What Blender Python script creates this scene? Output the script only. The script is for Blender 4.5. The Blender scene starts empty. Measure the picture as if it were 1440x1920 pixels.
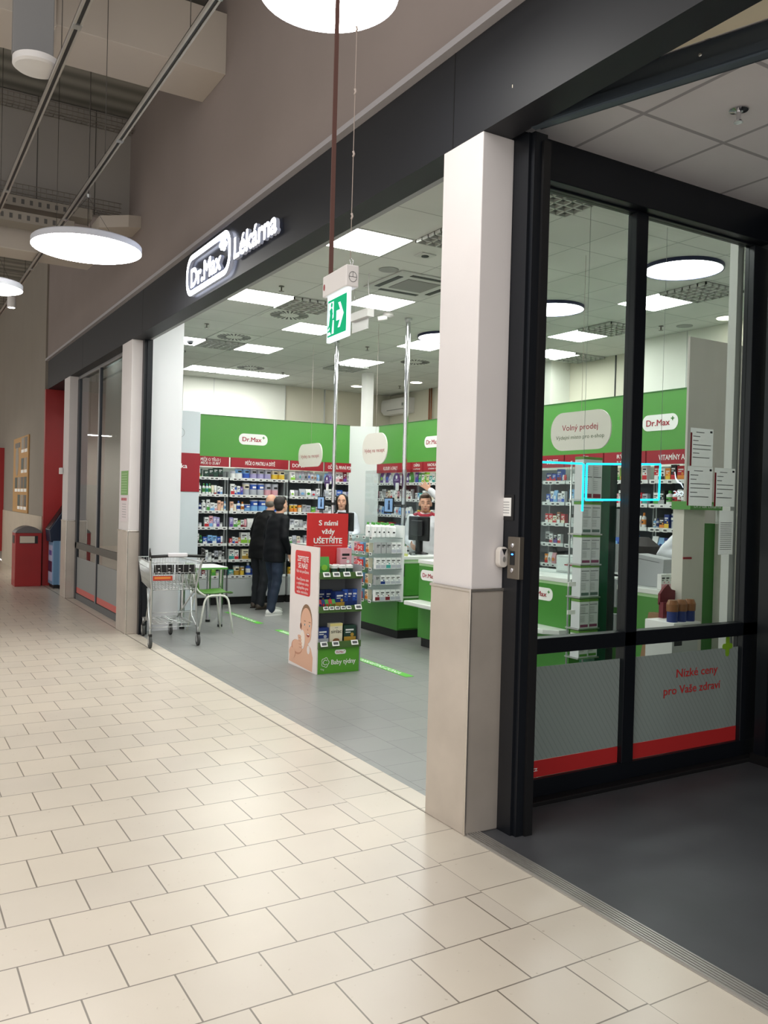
import bpy, bmesh, math, random
from mathutils import Vector, Matrix
random.seed(7)
PI = math.pi
SC = bpy.context.scene
COL = SC.collection

# ---------------------------------------------------------------- camera, world, exposure
cam_d = bpy.data.cameras.new('camera'); cam = bpy.data.objects.new('camera', cam_d); COL.objects.link(cam)
cam_d.sensor_fit = 'VERTICAL'; cam_d.sensor_height = 36.0; cam_d.lens = 36.0 * 1584.7 / 1920.0
cam_d.clip_start = 0.05; cam_d.clip_end = 200
R_ = Vector((0.85866, -0.51188, 0.026025)); U_ = Vector((-0.016105, 0.023805, 0.999587)); W_ = Vector((0.512289, 0.858727, -0.012197))
cam.matrix_world = Matrix(((R_.x, U_.x, -W_.x, 0), (R_.y, U_.y, -W_.y, 0), (R_.z, U_.z, -W_.z, 1.6), (0, 0, 0, 1)))
SC.camera = cam
SC.view_settings.view_transform = 'Standard'; SC.view_settings.look = 'None'
SC.view_settings.exposure = 0.6; SC.view_settings.gamma = 1.0
SC.view_settings.use_curve_mapping = False
SC.cycles.use_denoising = True
SC.cycles.max_bounces = 7; SC.cycles.diffuse_bounces = 5; SC.cycles.glossy_bounces = 3
SC.cycles.transparent_max_bounces = 12; SC.cycles.transmission_bounces = 4
SC.cycles.caustics_reflective = False; SC.cycles.caustics_refractive = False
SC.cycles.sample_clamp_indirect = 4.0
wd = bpy.data.worlds.new('hall_ambience'); SC.world = wd; wd.use_nodes = True
wb = wd.node_tree.nodes['Background']; wb.inputs[0].default_value = (1.0, 0.965, 0.92, 1); wb.inputs[1].default_value = 0.78
PANEL_E = 17.0      # shop ceiling panels
PEND_E = 14.0      # round pendants of the mall
SIGN_E = 5.0

# ---------------------------------------------------------------- materials
def lin(h):
    h = h.lstrip('#'); o = []
    for i in (0, 2, 4):
        c = int(h[i:i+2], 16) / 255.0
        o.append(c / 12.92 if c <= 0.04045 else ((c + 0.055) / 1.055) ** 2.4)
    return (o[0], o[1], o[2], 1)
MATS = {}
def mat(name, col='#808080', rough=0.5, metal=0.0, emit=None, es=0.0, vary=0.0, scale=6.0, bump=0.0, spec=None):
    if name in MATS: return MATS[name]
    m = bpy.data.materials.new(name); m.use_nodes = True; nt = m.node_tree; b = nt.nodes['Principled BSDF']
    c = lin(col); b.inputs['Base Color'].default_value = c
    b.inputs['Roughness'].default_value = rough; b.inputs['Metallic'].default_value = metal
    if spec is not None: b.inputs['Specular IOR Level'].default_value = spec
    if emit: b.inputs['Emission Color'].default_value = lin(emit); b.inputs['Emission Strength'].default_value = es
    if vary or bump:
        tc = nt.nodes.new('ShaderNodeTexCoord'); n = nt.nodes.new('ShaderNodeTexNoise'); n.inputs['Scale'].default_value = scale; n.inputs['Detail'].default_value = 4
        nt.links.new(tc.outputs['Object'], n.inputs['Vector'])
        if vary:
            r = nt.nodes.new('ShaderNodeValToRGB'); r.color_ramp.elements[0].position = 0.3; r.color_ramp.elements[1].position = 0.7
            r.color_ramp.elements[0].color = tuple(x * (1 - vary) for x in c[:3]) + (1,); r.color_ramp.elements[1].color = tuple(min(1, x * (1 + vary)) for x in c[:3]) + (1,)
            nt.links.new(n.outputs['Fac'], r.inputs['Fac']); nt.links.new(r.outputs['Color'], b.inputs['Base Color'])
        if bump:
            bp = nt.nodes.new('ShaderNodeBump'); bp.inputs['Strength'].default_value = bump; bp.inputs['Distance'].default_value = 0.01
            nt.links.new(n.outputs['Fac'], bp.inputs['Height']); nt.links.new(bp.outputs['Normal'], b.inputs['Normal'])
    MATS[name] = m; return m
def glow(name, col, s):
    if name in MATS: return MATS[name]
    m = bpy.data.materials.new(name); m.use_nodes = True; nt = m.node_tree; nt.nodes.clear()
    o = nt.nodes.new('ShaderNodeOutputMaterial'); e = nt.nodes.new('ShaderNodeEmission'); e.inputs[0].default_value = lin(col); e.inputs[1].default_value = s
    nt.links.new(e.outputs[0], o.inputs[0]); MATS[name] = m; return m
def glassy(name, tint='#ffffff', refl=1.0, film=None, filmfac=0.0, rough=0.02, stripes=False):
    if name in MATS: return MATS[name]
    m = bpy.data.materials.new(name); m.use_nodes = True; nt = m.node_tree; nt.nodes.clear(); L = nt.links.new
    o = nt.nodes.new('ShaderNodeOutputMaterial'); t = nt.nodes.new('ShaderNodeBsdfTransparent'); t.inputs[0].default_value = lin(tint)
    g = nt.nodes.new('ShaderNodeBsdfGlossy'); g.inputs['Roughness'].default_value = rough
    fr = nt.nodes.new('ShaderNodeLayerWeight'); fr.inputs['Blend'].default_value = 0.5
    pw = nt.nodes.new('ShaderNodeMath'); pw.operation = 'POWER'; pw.inputs[1].default_value = 4.0; L(fr.outputs['Facing'], pw.inputs[0])
    mu = nt.nodes.new('ShaderNodeMath'); mu.operation = 'MULTIPLY_ADD'; mu.inputs[1].default_value = 0.5 * refl; mu.inputs[2].default_value = 0.03 * refl; L(pw.outputs[0], mu.inputs[0])
    base = t.outputs[0]
    if film:
        d = nt.nodes.new('ShaderNodeBsdfDiffuse'); d.inputs[0].default_value = lin(film)
        mx = nt.nodes.new('ShaderNodeMixShader'); mx.inputs[0].default_value = filmfac; L(base, mx.inputs[1]); L(d.outputs[0], mx.inputs[2]); base = mx.outputs[0]
        if stripes:
            tc = nt.nodes.new('ShaderNodeTexCoord'); mp = nt.nodes.new('ShaderNodeMapping'); mp.inputs['Rotation'].default_value = (0, 0.6, 0); L(tc.outputs['Object'], mp.inputs['Vector'])
            wv = nt.nodes.new('ShaderNodeTexWave'); wv.bands_direction = 'X'; wv.inputs['Scale'].default_value = 11; L(mp.outputs[0], wv.inputs['Vector'])
            mr = nt.nodes.new('ShaderNodeMapRange'); mr.inputs['From Min'].default_value = 0.0; mr.inputs['From Max'].default_value = 0.15; mr.inputs['To Min'].default_value = filmfac * 0.82; mr.inputs['To Max'].default_value = filmfac
            L(wv.outputs['Fac'], mr.inputs['Value']); L(mr.outputs[0], mx.inputs[0])
    mx2 = nt.nodes.new('ShaderNodeMixShader'); L(mu.outputs[0], mx2.inputs[0]); L(base, mx2.inputs[1]); L(g.outputs[0], mx2.inputs[2])
    L(mx2.outputs[0], o.inputs[0]); MATS[name] = m; return m
def tiles(name, c1, c2, cm, bw, rh, off, shift, rot=0.0, mortar=0.004, rough=0.35, spots=True, spec=0.5, bumpy=0.15):
    m = bpy.data.materials.new(name); m.use_nodes = True; nt = m.node_tree; b = nt.nodes['Principled BSDF']; L = nt.links.new
    tc = nt.nodes.new('ShaderNodeTexCoord'); mp = nt.nodes.new('ShaderNodeMapping'); mp.vector_type = 'TEXTURE'
    mp.inputs['Location'].default_value = (shift[0], shift[1], 0); mp.inputs['Rotation'].default_value = (0, 0, rot)
    br = nt.nodes.new('ShaderNodeTexBrick'); br.offset = off; br.squash = 1.0; br.inputs['Scale'].default_value = 1.0
    br.inputs['Brick Width'].default_value = bw; br.inputs['Row Height'].default_value = rh; br.inputs['Mortar Size'].default_value = mortar * 0.5; br.inputs['Mortar Smooth'].default_value = 0.1
    br.inputs['Color1'].default_value = lin(c1); br.inputs['Color2'].default_value = lin(c2); br.inputs['Mortar'].default_value = lin(cm)
    L(tc.outputs['Object'], mp.inputs['Vector']); L(mp.outputs[0], br.inputs['Vector'])
    n = nt.nodes.new('ShaderNodeTexNoise'); n.inputs['Scale'].default_value = 1.3; n.inputs['Detail'].default_value = 5; L(tc.outputs['Object'], n.inputs['Vector'])
    mx = nt.nodes.new('ShaderNodeMix'); mx.data_type = 'RGBA'; mx.blend_type = 'MULTIPLY'; mx.inputs[0].default_value = 1.0
    r = nt.nodes.new('ShaderNodeValToRGB'); r.color_ramp.elements[0].position = 0.3; r.color_ramp.elements[0].color = (0.9, 0.9, 0.9, 1); r.color_ramp.elements[1].position = 0.7; r.color_ramp.elements[1].color = (1, 1, 1, 1)
    L(n.outputs['Fac'], r.inputs['Fac']); L(br.outputs['Color'], mx.inputs[6]); L(r.outputs['Color'], mx.inputs[7])
    col = mx.outputs[2]
    if spots:
        n2 = nt.nodes.new('ShaderNodeTexNoise'); n2.inputs['Scale'].default_value = 38; n2.inputs['Detail'].default_value = 2; L(tc.outputs['Object'], n2.inputs['Vector'])
        r2 = nt.nodes.new('ShaderNodeValToRGB'); r2.color_ramp.elements[0].position = 0.22; r2.color_ramp.elements[0].color = (0.72, 0.68, 0.64, 1); r2.color_ramp.elements[1].position = 0.30; r2.color_ramp.elements[1].color = (1, 1, 1, 1)
        mx3 = nt.nodes.new('ShaderNodeMix'); mx3.data_type = 'RGBA'; mx3.blend_type = 'MULTIPLY'; mx3.inputs[0].default_value = 1.0
        L(n2.outputs['Fac'], r2.inputs['Fac']); L(col, mx3.inputs[6]); L(r2.outputs['Color'], mx3.inputs[7]); col = mx3.outputs[2]
    L(col, b.inputs['Base Color']); b.inputs['Roughness'].default_value = rough; b.inputs['Specular IOR Level'].default_value = spec
    bp = nt.nodes.new('ShaderNodeBump'); bp.invert = True; bp.inputs['Strength'].default_value = bumpy; bp.inputs['Distance'].default_value = 0.003; L(br.outputs['Fac'], bp.inputs['Height']); L(bp.outputs[0], b.inputs['Normal'])
    MATS[name] = m; return m

# ---------------------------------------------------------------- geometry helpers
class MB:
    """collects shapes into one mesh; org is subtracted so the object sits at its thing's base"""
    def __init__(s, org=(0, 0, 0)):
        s.v = []; s.f = []; s.mi = []; s.m = []; s.sm = []; s.o = Vector(org)
    def _mi(s, m):
        if m not in s.m: s.m.append(m)
        return s.m.index(m)
    def add(s, vs, fs, m, smooth=False):
        k = len(s.v); s.v += [tuple(Vector(p) - s.o) for p in vs]; i = s._mi(m)
        for f in fs: s.f.append([k + a for a in f]); s.mi.append(i); s.sm.append(smooth)
        return s
    def box(s, x0, x1, y0, y1, z0, z1, m, rz=0.0, piv=None):
        vs = [(x, y, z) for z in (z0, z1) for y in (y0, y1) for x in (x0, x1)]
        if rz:
            p = piv or ((x0 + x1) / 2, (y0 + y1) / 2); c, sn = math.cos(rz), math.sin(rz)
            vs = [(p[0] + (a - p[0]) * c - (b - p[1]) * sn, p[1] + (a - p[0]) * sn + (b - p[1]) * c, d) for a, b, d in vs]
        return s.add(vs, [(0, 2, 3, 1), (4, 5, 7, 6), (0, 1, 5, 4), (2, 6, 7, 3), (0, 4, 6, 2), (1, 3, 7, 5)], m)
    def tube(s, pts, r, m, n=8, closed=False):
        pts = [Vector(p) for p in pts]; rings = []; N = len(pts); up = None
        for i, p in enumerate(pts):
            if closed: d = pts[(i + 1) % N] - pts[i - 1]
            else: d = pts[min(i + 1, N - 1)] - pts[max(i - 1, 0)]
            d.normalize()
            if up is None: up = Vector((0, 0, 1)) if abs(d.z) < 0.9 else Vector((1, 0, 0))
            a = d.cross(up).normalized(); b = a.cross(d).normalized(); up = b
            rr = r[i] if isinstance(r, (list, tuple)) else r
            rings.append([p + (a * math.cos(t) + b * math.sin(t)) * rr for t in [2 * PI * k / n for k in range(n)]])
        vs = [q for g in rings for q in g]; fs = []
        for i in range(N if closed else N - 1):
            j = (i + 1) % N
            for k in range(n): fs.append((i * n + k, i * n + (k + 1) % n, j * n + (k + 1) % n, j * n + k))
        if not closed: fs += [tuple(reversed(range(n))), tuple(range((N - 1) * n, N * n))]
        return s.add(vs, fs, m, True)
    def lathe(s, c, prof, m, n=24, ax='z', mats=None):
        c = Vector(c); vs = []
        for (r, h) in prof:
            for k in range(n):
                t = 2 * PI * k / n; a, b = r * math.cos(t), r * math.sin(t)
                vs.append(c + (Vector((a, b, h)) if ax == 'z' else Vector((h, a, b)) if ax == 'x' else Vector((b, h, a))))
        for i in range(len(prof) - 1):
            fs = [(i * n + k, i * n + (k + 1) % n, (i + 1) * n + (k + 1) % n, (i + 1) * n + k) for k in range(n)]
            k0 = len(s.v)
            s.add([vs[q] for q in range(i * n, (i + 2) * n)], [tuple(a - i * n for a in f) for f in fs], (mats[i] if mats else m), True)
        for i, rev in ((0, True), (len(prof) - 1, False)):
            if prof[i][0] > 1e-4:
                idx = list(range(n)); idx = idx[::-1] if rev else idx
                s.add([vs[i * n + k] for k in range(n)], [idx], (mats[max(0, i - 1)] if mats else m))
        return s
    def poly(s, pts, n, d, m):
        """flat outline extruded along n by d"""
        n = Vector(n); a = [Vector(p) for p in pts]; b = [p + n * d for p in a]; N = len(a)
        return s.add(a + b, [tuple(reversed(range(N))), tuple(range(N, 2 * N))] + [(i, (i + 1) % N, N + (i + 1) % N, N + i) for i in range(N)], m)
    def rrect(s, c, right, up, w, h, r, d, m, nseg=6):
        c, right, up = Vector(c), Vector(right), Vector(up); pts = []
        for (cx, cy, a0) in ((w/2-r, h/2-r, 0), (-w/2+r, h/2-r, PI/2), (-w/2+r, -h/2+r, PI), (w/2-r, -h/2+r, 1.5*PI)):
            for k in range(nseg + 1):
                t = a0 + PI / 2 * k / nseg; pts.append(c + right * (cx + r * math.cos(t)) + up * (cy + r * math.sin(t)))
        return s.poly(pts, right.cross(up), d, m)
    def disc(s, c, right, up, rx, ry, d, m, n=28):
        c, right, up = Vector(c), Vector(right), Vector(up)
        return s.poly([c + right * rx * math.cos(2*PI*k/n) + up * ry * math.sin(2*PI*k/n) for k in range(n)], right.cross(up), d, m)
    def text(s, txt, c, right, up, h, m, w=None, d=0.0015, bold=0.0, shear=0.0, lift=0.0):
        vs, fs, (x0, x1, y0, y1) = textmesh(txt, 0.0)
        c, right, up = Vector(c), Vector(right).normalized(), Vector(up).normalized(); n = right.cross(up)
        k = h / 0.72; kx = k if w is None else w / max(1e-6, x1 - x0)
        c = c + n * (d + lift)
        for j, (bx, by) in enumerate(((0, 0), (1, 0), (-1, 0), (0, 0.6), (0, -0.6)) if bold else ((0, 0),)):
            s.add([c + n * (j * 0.00008) + right * ((p[0] + bx * bold - (x0 + x1) / 2) * kx) + up * ((p[1] + by * bold - 0.36) * k) for p in vs], fs, m)
        return s
    def build(s, name, parent=None, loc=None, bevel=0.0, seg=2):
        me = bpy.data.meshes.new(name); me.from_pydata(s.v, [], s.f)
        for m in s.m: me.materials.append(m)
        me.polygons.foreach_set('material_index', s.mi); me.polygons.foreach_set('use_smooth', s.sm); me.update()
        o = bpy.data.objects.new(name, me); COL.objects.link(o)
        if parent: o.parent = parent
        if loc is not None: o.location = loc
        elif not parent: o.location = s.o
        if bevel:
            b = o.modifiers.new('bevel', 'BEVEL'); b.width = bevel; b.segments = seg; b.limit_method = 'ANGLE'; b.angle_limit = 0.9
        return o
TXT = {}
def textmesh(t, bold):
    k = (t, bold)
    if k in TXT: return TXT[k]
    cu = bpy.data.curves.new('lettering', 'FONT'); cu.body = t; cu.size = 1.0; cu.offset = bold; cu.resolution_u = 3; cu.align_x = 'CENTER'; cu.space_line = 1.15
    o = bpy.data.objects.new('lettering', cu); COL.objects.link(o); bpy.context.view_layer.update()
    me = bpy.data.meshes.new_from_object(o.evaluated_get(bpy.context.evaluated_depsgraph_get()))
    vs = [tuple(v.co) for v in me.vertices]; fs = [tuple(p.vertices) for p in me.polygons]
    bpy.data.objects.remove(o); bpy.data.curves.remove(cu); bpy.data.meshes.remove(me)
    xs = [v[0] for v in vs] or [0, 1]; ys = [v[1] for v in vs] or [0, 1]
    TXT[k] = (vs, fs, (min(xs), max(xs), min(ys), max(ys))); return TXT[k]
def tag(o, label, cat, group=None, kind=None):
    o['label'] = label; o['category'] = cat
    if group: o['group'] = group
    if kind: o['kind'] = kind
    return o
def thing(name, label, cat, loc=(0, 0, 0), rz=0.0, group=None):
    o = bpy.data.objects.new(name, None); o.empty_display_size = 0.1; COL.objects.link(o); o.location = loc; o.rotation_euler = (0, 0, rz)
    return tag(o, label, cat, group)
def struct(name, mb, bevel=0.0):
    o = mb.build(name, bevel=bevel); o['kind'] = 'structure'; return o
def copy_tree(o, parent=None):
    c = o.copy(); COL.objects.link(c); c.parent = parent
    for ch in list(o.children): copy_tree(ch, c)
    return c
X, Y, Z = Vector((1, 0, 0)), Vector((0, 1, 0)), Vector((0, 0, 1)); NY, NX = -Y, -X

# common materials
white = mat('white_paint', '#dedcdc', 0.55, vary=0.02)
colw = mat('column_white', '#d8d3d3', 0.6, vary=0.03, scale=2)
steel = mat('brushed_steel', '#c6bdb4', 0.42, 0.55, vary=0.09, scale=3.0, bump=0.05)
steel_edge = mat('steel_edge', '#cfc8c0', 0.25, 0.9)
chrome = mat('chrome', '#d8d8dc', 0.12, 1.0)
zinc = mat('zinc_wire', '#b9bcbc', 0.3, 0.85)
black = mat('black_frame', '#11151c', 0.38, 0.2, vary=0.1, scale=2)
blackm = mat('black_plastic', '#121214', 0.45)
fasc = mat('fascia_black', '#1b1d23', 0.55, 0.0, vary=0.12, scale=0.7)
taupe = mat('taupe_wall', '#8f8480', 0.9, vary=0.035, scale=1.2, bump=0.05)
taupe2 = mat('taupe_wall_far', '#8f887f', 0.9, vary=0.035, scale=1.2)
green = mat('shop_green', '#569a45', 0.32, vary=0.02, scale=1)
greend = mat('green_cabinet', '#458a35', 0.30, vary=0.03, scale=1)
redb = mat('band_red', '#9c1a2a', 0.4)
redd = mat('display_red', '#cf2f30', 0.45)
redp = mat('paint_red', '#9d1d1f', 0.45, vary=0.06, scale=3)
wht = mat('print_white', '#f2f2f0', 0.5)
dark = mat('print_dark', '#23262c', 0.5)
ptxt = mat('print_crimson', '#a41e34', 0.5)
pgreen = mat('print_green', '#3f8f33', 0.5)
grey = mat('mid_grey', '#8b8c8d', 0.55, vary=0.03)
lgrey = mat('light_grey', '#c4c6c6', 0.5, vary=0.02)
slate = mat('slate_back', '#747e84', 0.7)
glass = glassy('clear_glass', '#f3f7f5', 0.9)
plexi = glassy('plexiglass', '#f2f6f6', 0.9)
def logo(mb, c, right, up, w, h, body=None, txtm=None):
    """the pharmacy's pill-shaped badge: white capsule, Dr.Max lettering and a small plus"""
    c, right, up = Vector(c), Vector(right), Vector(up); n = right.cross(up)
    mb.rrect(c, right, up, w, h, h * 0.46, 0.003, body or wht, 7)
    mb.text('Dr.Max', c - right * w * 0.05, right, up, h * 0.40, txtm or ptxt, w=w * 0.66, lift=0.004, bold=0.02)
    pc = c + right * w * 0.355 + up * h * 0.20 + n * 0.004; a, b = h * 0.13, h * 0.035
    mb.rrect(pc, right, up, 2*a, 2*b, b*0.5, 0.001, pgreen, 2); mb.rrect(pc, right, up, 2*b, 2*a, b*0.5, 0.001, pgreen, 2)

# ---------------------------------------------------------------- the setting: floors
t_main = tiles('cream_tiles', '#d5cabb', '#cfc5b8', '#7c7266', 0.30, 0.2925, 0.5, (0.272, 2.75), mortar=0.0065, rough=0.3)
t_bord = tiles('cream_border_tiles', '#d6ccbd', '#d0c6b8', '#857b6e', 0.29, 0.30, 0.0, (2.157, 2.764), mortar=0.0055, rough=0.3)
t_strip = tiles('cream_edge_tiles', '#d9cfc1', '#d5cbbd', '#7c7266', 0.30, 0.30, 0.0, (2.455, 2.464), mortar=0.005, rough=0.3)
t_grey = tiles('grey_shop_tiles', '#8f908e', '#898a89', '#5b5c5d', 0.30, 0.2925, 0.5, (2.05, 0.15), rot=PI/2, mortar=0.004, rough=0.34, spots=False)
def slab(name, x0, x1, y0, y1, z0, z1, m): return struct(name, MB().box(x0, x1, y0, y1, z0, z1, m))
slab('floor', -9, 2.157, -4, 30, -0.1, 0.0, t_main)
slab('floor_border', 2.157, 2.445, -4, 30, -0.1, 0.0, t_bord)
slab('floor_edge_strip', 2.445, 2.583, 3.27, 15.6, -0.1, 0.0, t_strip)
slab('floor_shop', 2.583, 9.6, 3.4, 15.9, -0.1, -0.0005, t_grey)
slab('floor_vestibule', 2.54, 4.9, -4, 3.4, -0.1, 0.0, mat('vestibule_mat', '#444549', 0.5, vary=0.12, scale=3, bump=0.2))
slab('floor_groove', 2.4425, 2.4485, 3.6, 15.5, -0.01, 0.0008, mat('groove_dark', '#5d564d', 0.7))
mb = MB()
mb.box(2.445, 2.54, -4, 3.27, -0.02, 0.004, mat('threshold_alu', '#b5b1ad', 0.4, 0.7))
for k in range(6): mb.box(2.452 + k*0.0145, 2.460 + k*0.0145, -4, 3.27, 0.004, 0.009, MATS['threshold_alu'])
struct('trim_threshold', mb)

# walls and ceilings
slab('wall_above_fascia', 2.45, 2.62, -1.0, 15.75, 3.90, 6.0, taupe)
mb = MB(); mb.box(2.40, 2.62, -1.0, 15.5, 3.865, 3.90, mat('fascia_ledge', '#a7a4a8', 0.6)); struct('trim_fascia_top', mb)
mb = MB(); mb.box(2.45, 2.62, -1.0, 15.5, 3.386, 3.865, fasc)
for y in (3.52, 9.4, 12.6): mb.box(2.4485, 2.45, y, y + 0.006, 3.386, 3.865, blackm)
struct('wall_fascia', mb)
mb = MB(); mb.box(2.62, 2.66, 3.60, 13.5, 3.386, 3.90, mat('soffit_grey', '#9a9da0', 0.6)); struct('trim_soffit', mb)
slab('wall_corridor', 2.42, 2.6, 15.6, 21.0, 0.0, 6.0, taupe2)
slab('trim_corridor_cladding', 2.405, 2.42, 15.6, 21.0, 0.0, 1.19, mat('travertine', '#b8ad9c', 0.5, vary=0.05, scale=3))
slab('wall_niche', 2.42, 3.9, 15.5, 15.6, 0, 3.386, redp)
slab('wall_niche_ceiling', 2.62, 3.9, 13.96, 15.6, 3.386, 3.5, fasc)
slab('wall_niche_back', 3.9, 4.0, 13.5, 15.75, 0, 3.5, mat('niche_dark', '#2a2526', 0.7))
slab('wall_corridor_end', -9, 4, 27.0, 27.2, 0, 6.0, mat('corridor_end_white', '#c9c6c0', 0.8))
slab('door_1', 2.3, 2.5, 21.0, 27.0, 0.25, 2.6, redp)
slab('wall_corridor_far', 2.5, 2.7, 21.0, 27.0, 0, 6.0, taupe2)
# roof of the hall
roofm = bpy.data.materials.new('roof_sheet'); roofm.use_nodes = True; nt = roofm.node_tree; b = nt.nodes['Principled BSDF']
tc = nt.nodes.new('ShaderNodeTexCoord'); wv = nt.nodes.new('ShaderNodeTexWave'); wv.bands_direction = 'Y'; wv.inputs['Scale'].default_value = 1.1; nt.links.new(tc.outputs['Object'], wv.inputs['Vector'])
rp = nt.nodes.new('ShaderNodeValToRGB'); rp.color_ramp.elements[0].color = lin('#6f6e68'); rp.color_ramp.elements[1].color = lin('#96948c'); nt.links.new(wv.outputs['Fac'], rp.inputs['Fac']); nt.links.new(rp.outputs['Color'], b.inputs['Base Color']); b.inputs['Roughness'].default_value = 0.8
slab('ceiling', -9, 2.6, 4.5, 27.0, 6.0, 6.1, roofm)
mb = MB()
for k in range(24): mb.box(-9, 2.4, 10.6 + k*0.7, 10.64 + k*0.7, 5.96, 6.0, mat('purlin', '#9a968e', 0.7))
struct('ceiling_purlins', mb)
panelw = mat('sandwich_panel', '#a09c97', 0.6, vary=0.03, scale=1)
mb = MB(); mb.box(-9, 2.45, 10.1, 10.18, 4.80, 5.98, panelw)
for k in range(9): mb.box(2.05 - k*0.62, 2.06 - k*0.62, 10.097, 10.1, 4.80, 5.98, mat('seam_dark', '#5a5856', 0.8))
struct('wall_bulkhead', mb)
# shop walls and ceiling
shopw = mat('shop_wall', '#dedfd8', 0.65, vary=0.015, scale=1)
shopw2 = mat('shop_wall_cream', '#d5d1c2', 0.65, vary=0.02, scale=1)
mb = MB(); mb.box(2.6, 9.6, 15.8, 15.9, 0, 3.9, shopw2)
mb.box(4.9, 7.0, 15.76, 15.8, 0, 3.9, shopw)
for x in (5.5, 7.0, 7.9): mb.box(x, x + 0.012, 15.755, 15.8, 0, 3.9, lgrey)
struct('wall_shop_back', mb)
mb = MB(); mb.box(9.5, 9.6, 8.3, 15.8, 0, 3.9, shopw2); mb.box(8.9, 9.6, 3.4, 8.3, 0, 3.9, shopw)
mb.box(9.1, 9.5, 10.2, 11.3, 0, 3.9, shopw); mb.box(9.49, 9.5, 9.2, 9.22, 0, 3.9, dark)
for y in (9.0, 7.4, 6.6): mb.box(8.895 if y < 8.3 else 9.495, 9.5, y, y + 0.012, 0, 3.9, lgrey)
struct('wall_shop_right', mb)
ct = tiles('shop_ceiling_tiles', '#d8dbd6', '#d5d8d3', '#a9aca8', 0.625, 0.625, 0.0, (3.38, 6.27), mortar=0.012, rough=0.8, spots=False, spec=0.2, bumpy=0.05)
slab('ceiling_shop', 2.62, 9.6, 3.55, 15.9, 3.90, 3.95, ct)
ev = tiles('vestibule_ceiling_tiles', '#eeebef', '#ebe8ec', '#b5b2b8', 0.595, 0.6, 0.0, (3.16, 2.93), mortar=0.024, rough=0.85, spots=False, spec=0.2, bumpy=0.3)
slab('ceiling_vestibule', 2.62, 4.95, -0.6, 3.50, 3.52, 3.56, ev)
slab('wall_vestibule_far', 4.86, 4.98, -4, 3.42, 0, 3.52, black)
slab('wall_entrance_side', 4.9, 9.6, 3.3, 3.42, 0, 3.9, shopw)

# ---------------------------------------------------------------- columns with steel cladding
def column(i, y0, y1, x1=2.64):
    c = thing('column', i, 'column', (2.54, (y0+y1)/2, 0)); c['kind'] = 'structure'; o = c.location
    mb = MB(o); mb.box(2.45, x1, y0, y1, 1.17, 3.386, colw); mb.build('shaft', c, bevel=0.004)
    mb = MB(o); mb.box(2.442, x1 + 0.006, y0 - 0.008, y1 + 0.005, 0, 1.178, steel); mb.build('steel_cladding', c, bevel=0.006)
    mb = MB(o)
    mb.box(2.437, 2.449, y0 - 0.013, y0 - 0.001, 0, 1.182, steel_edge)
    mb.box(2.437, x1 + 0.01, y0 - 0.013, y1 + 0.01, 1.176, 1.192, steel_edge); mb.build('edge_trim', c, bevel=0.003)
    return c
column('white column with steel base beside the dark entrance vestibule', 3.27, 3.60)
column('white column with steel base behind the shopping trolley', 9.82, 10.28)
column('white column with steel base next to the self-service kiosk', 13.52, 13.95)

# black post and dark frame next to column one and two
mb = MB(); mb.box(2.655, 2.735, 3.135, 3.30, 0, 3.386, black); mb.box(2.64, 2.66, 3.16, 3.30, 0, 3.386, black); mb.box(2.700, 2.745, 3.12, 3.145, 0, 3.35, blackm)
mb.box(2.6525, 2.656, 3.215, 3.219, 0, 3.2, blackm)
struct('trim_entrance_post', mb)
mb = MB(); mb.box(2.60, 2.66, 9.72, 9.82, 0, 3.386, black); mb.box(2.57, 2.60, 9.74, 9.82, 0, 3.386, black)
for z in (0.35, 1.2, 2.1, 3.0): mb.lathe((2.59, 9.735, z), [(0.008, 0), (0.008, 0.004)], blackm, 10, 'y')
struct('trim_shutter_guide', mb)
slab('wall_shutter_box', 2.66, 3.09, 9.95, 10.5, 0, 3.9, mat('panel_white', '#dfe1e6', 0.45))

# ---------------------------------------------------------------- glazed partition of the vestibule (Y = 3.5)
mb = MB()
ya, yb = 3.47, 3.53
mb.box(2.66, 4.95, ya, yb, 3.30, 3.90, black)           # head
mb.box(2.66, 4.95, ya, yb, 0.0, 0.12, black)            # foot
mb.box(2.66, 4.95, ya - 0.01, yb, 0.80, 0.885, black)   # rail
mb.box(3.705, 3.80, ya - 0.01, yb, 0.12, 3.30, black)   # mullion
mb.box(4.77, 4.95, ya - 0.01, yb, 0.12, 3.30, black)    # right stile
mb.box(2.66, 2.76, ya, yb, 0.12, 3.30, black)
mb.box(2.66, 4.86, 3.40, 3.50, 3.31, 3.52, black)
mb.box(2.75, 4.87, 3.40, 3.47, 0.0, 0.025, blackm)
struct('window_1_frame', mb, 0.004)
for i, (x0, x1) in enumerate(((2.76, 3.705), (3.80, 4.77))):
    struct('window_1_pane', MB().box(x0, x1, 3.497, 3.503, 0.885, 3.30, glass))
    struct('window_1_lower_pane', MB().box(x0, x1, 3.497, 3.503, 0.12, 0.80, glass))
frost = glassy('frosted_film', '#b9c4c0', 0.6, '#a3afac', 0.72, 0.15, True)
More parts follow.
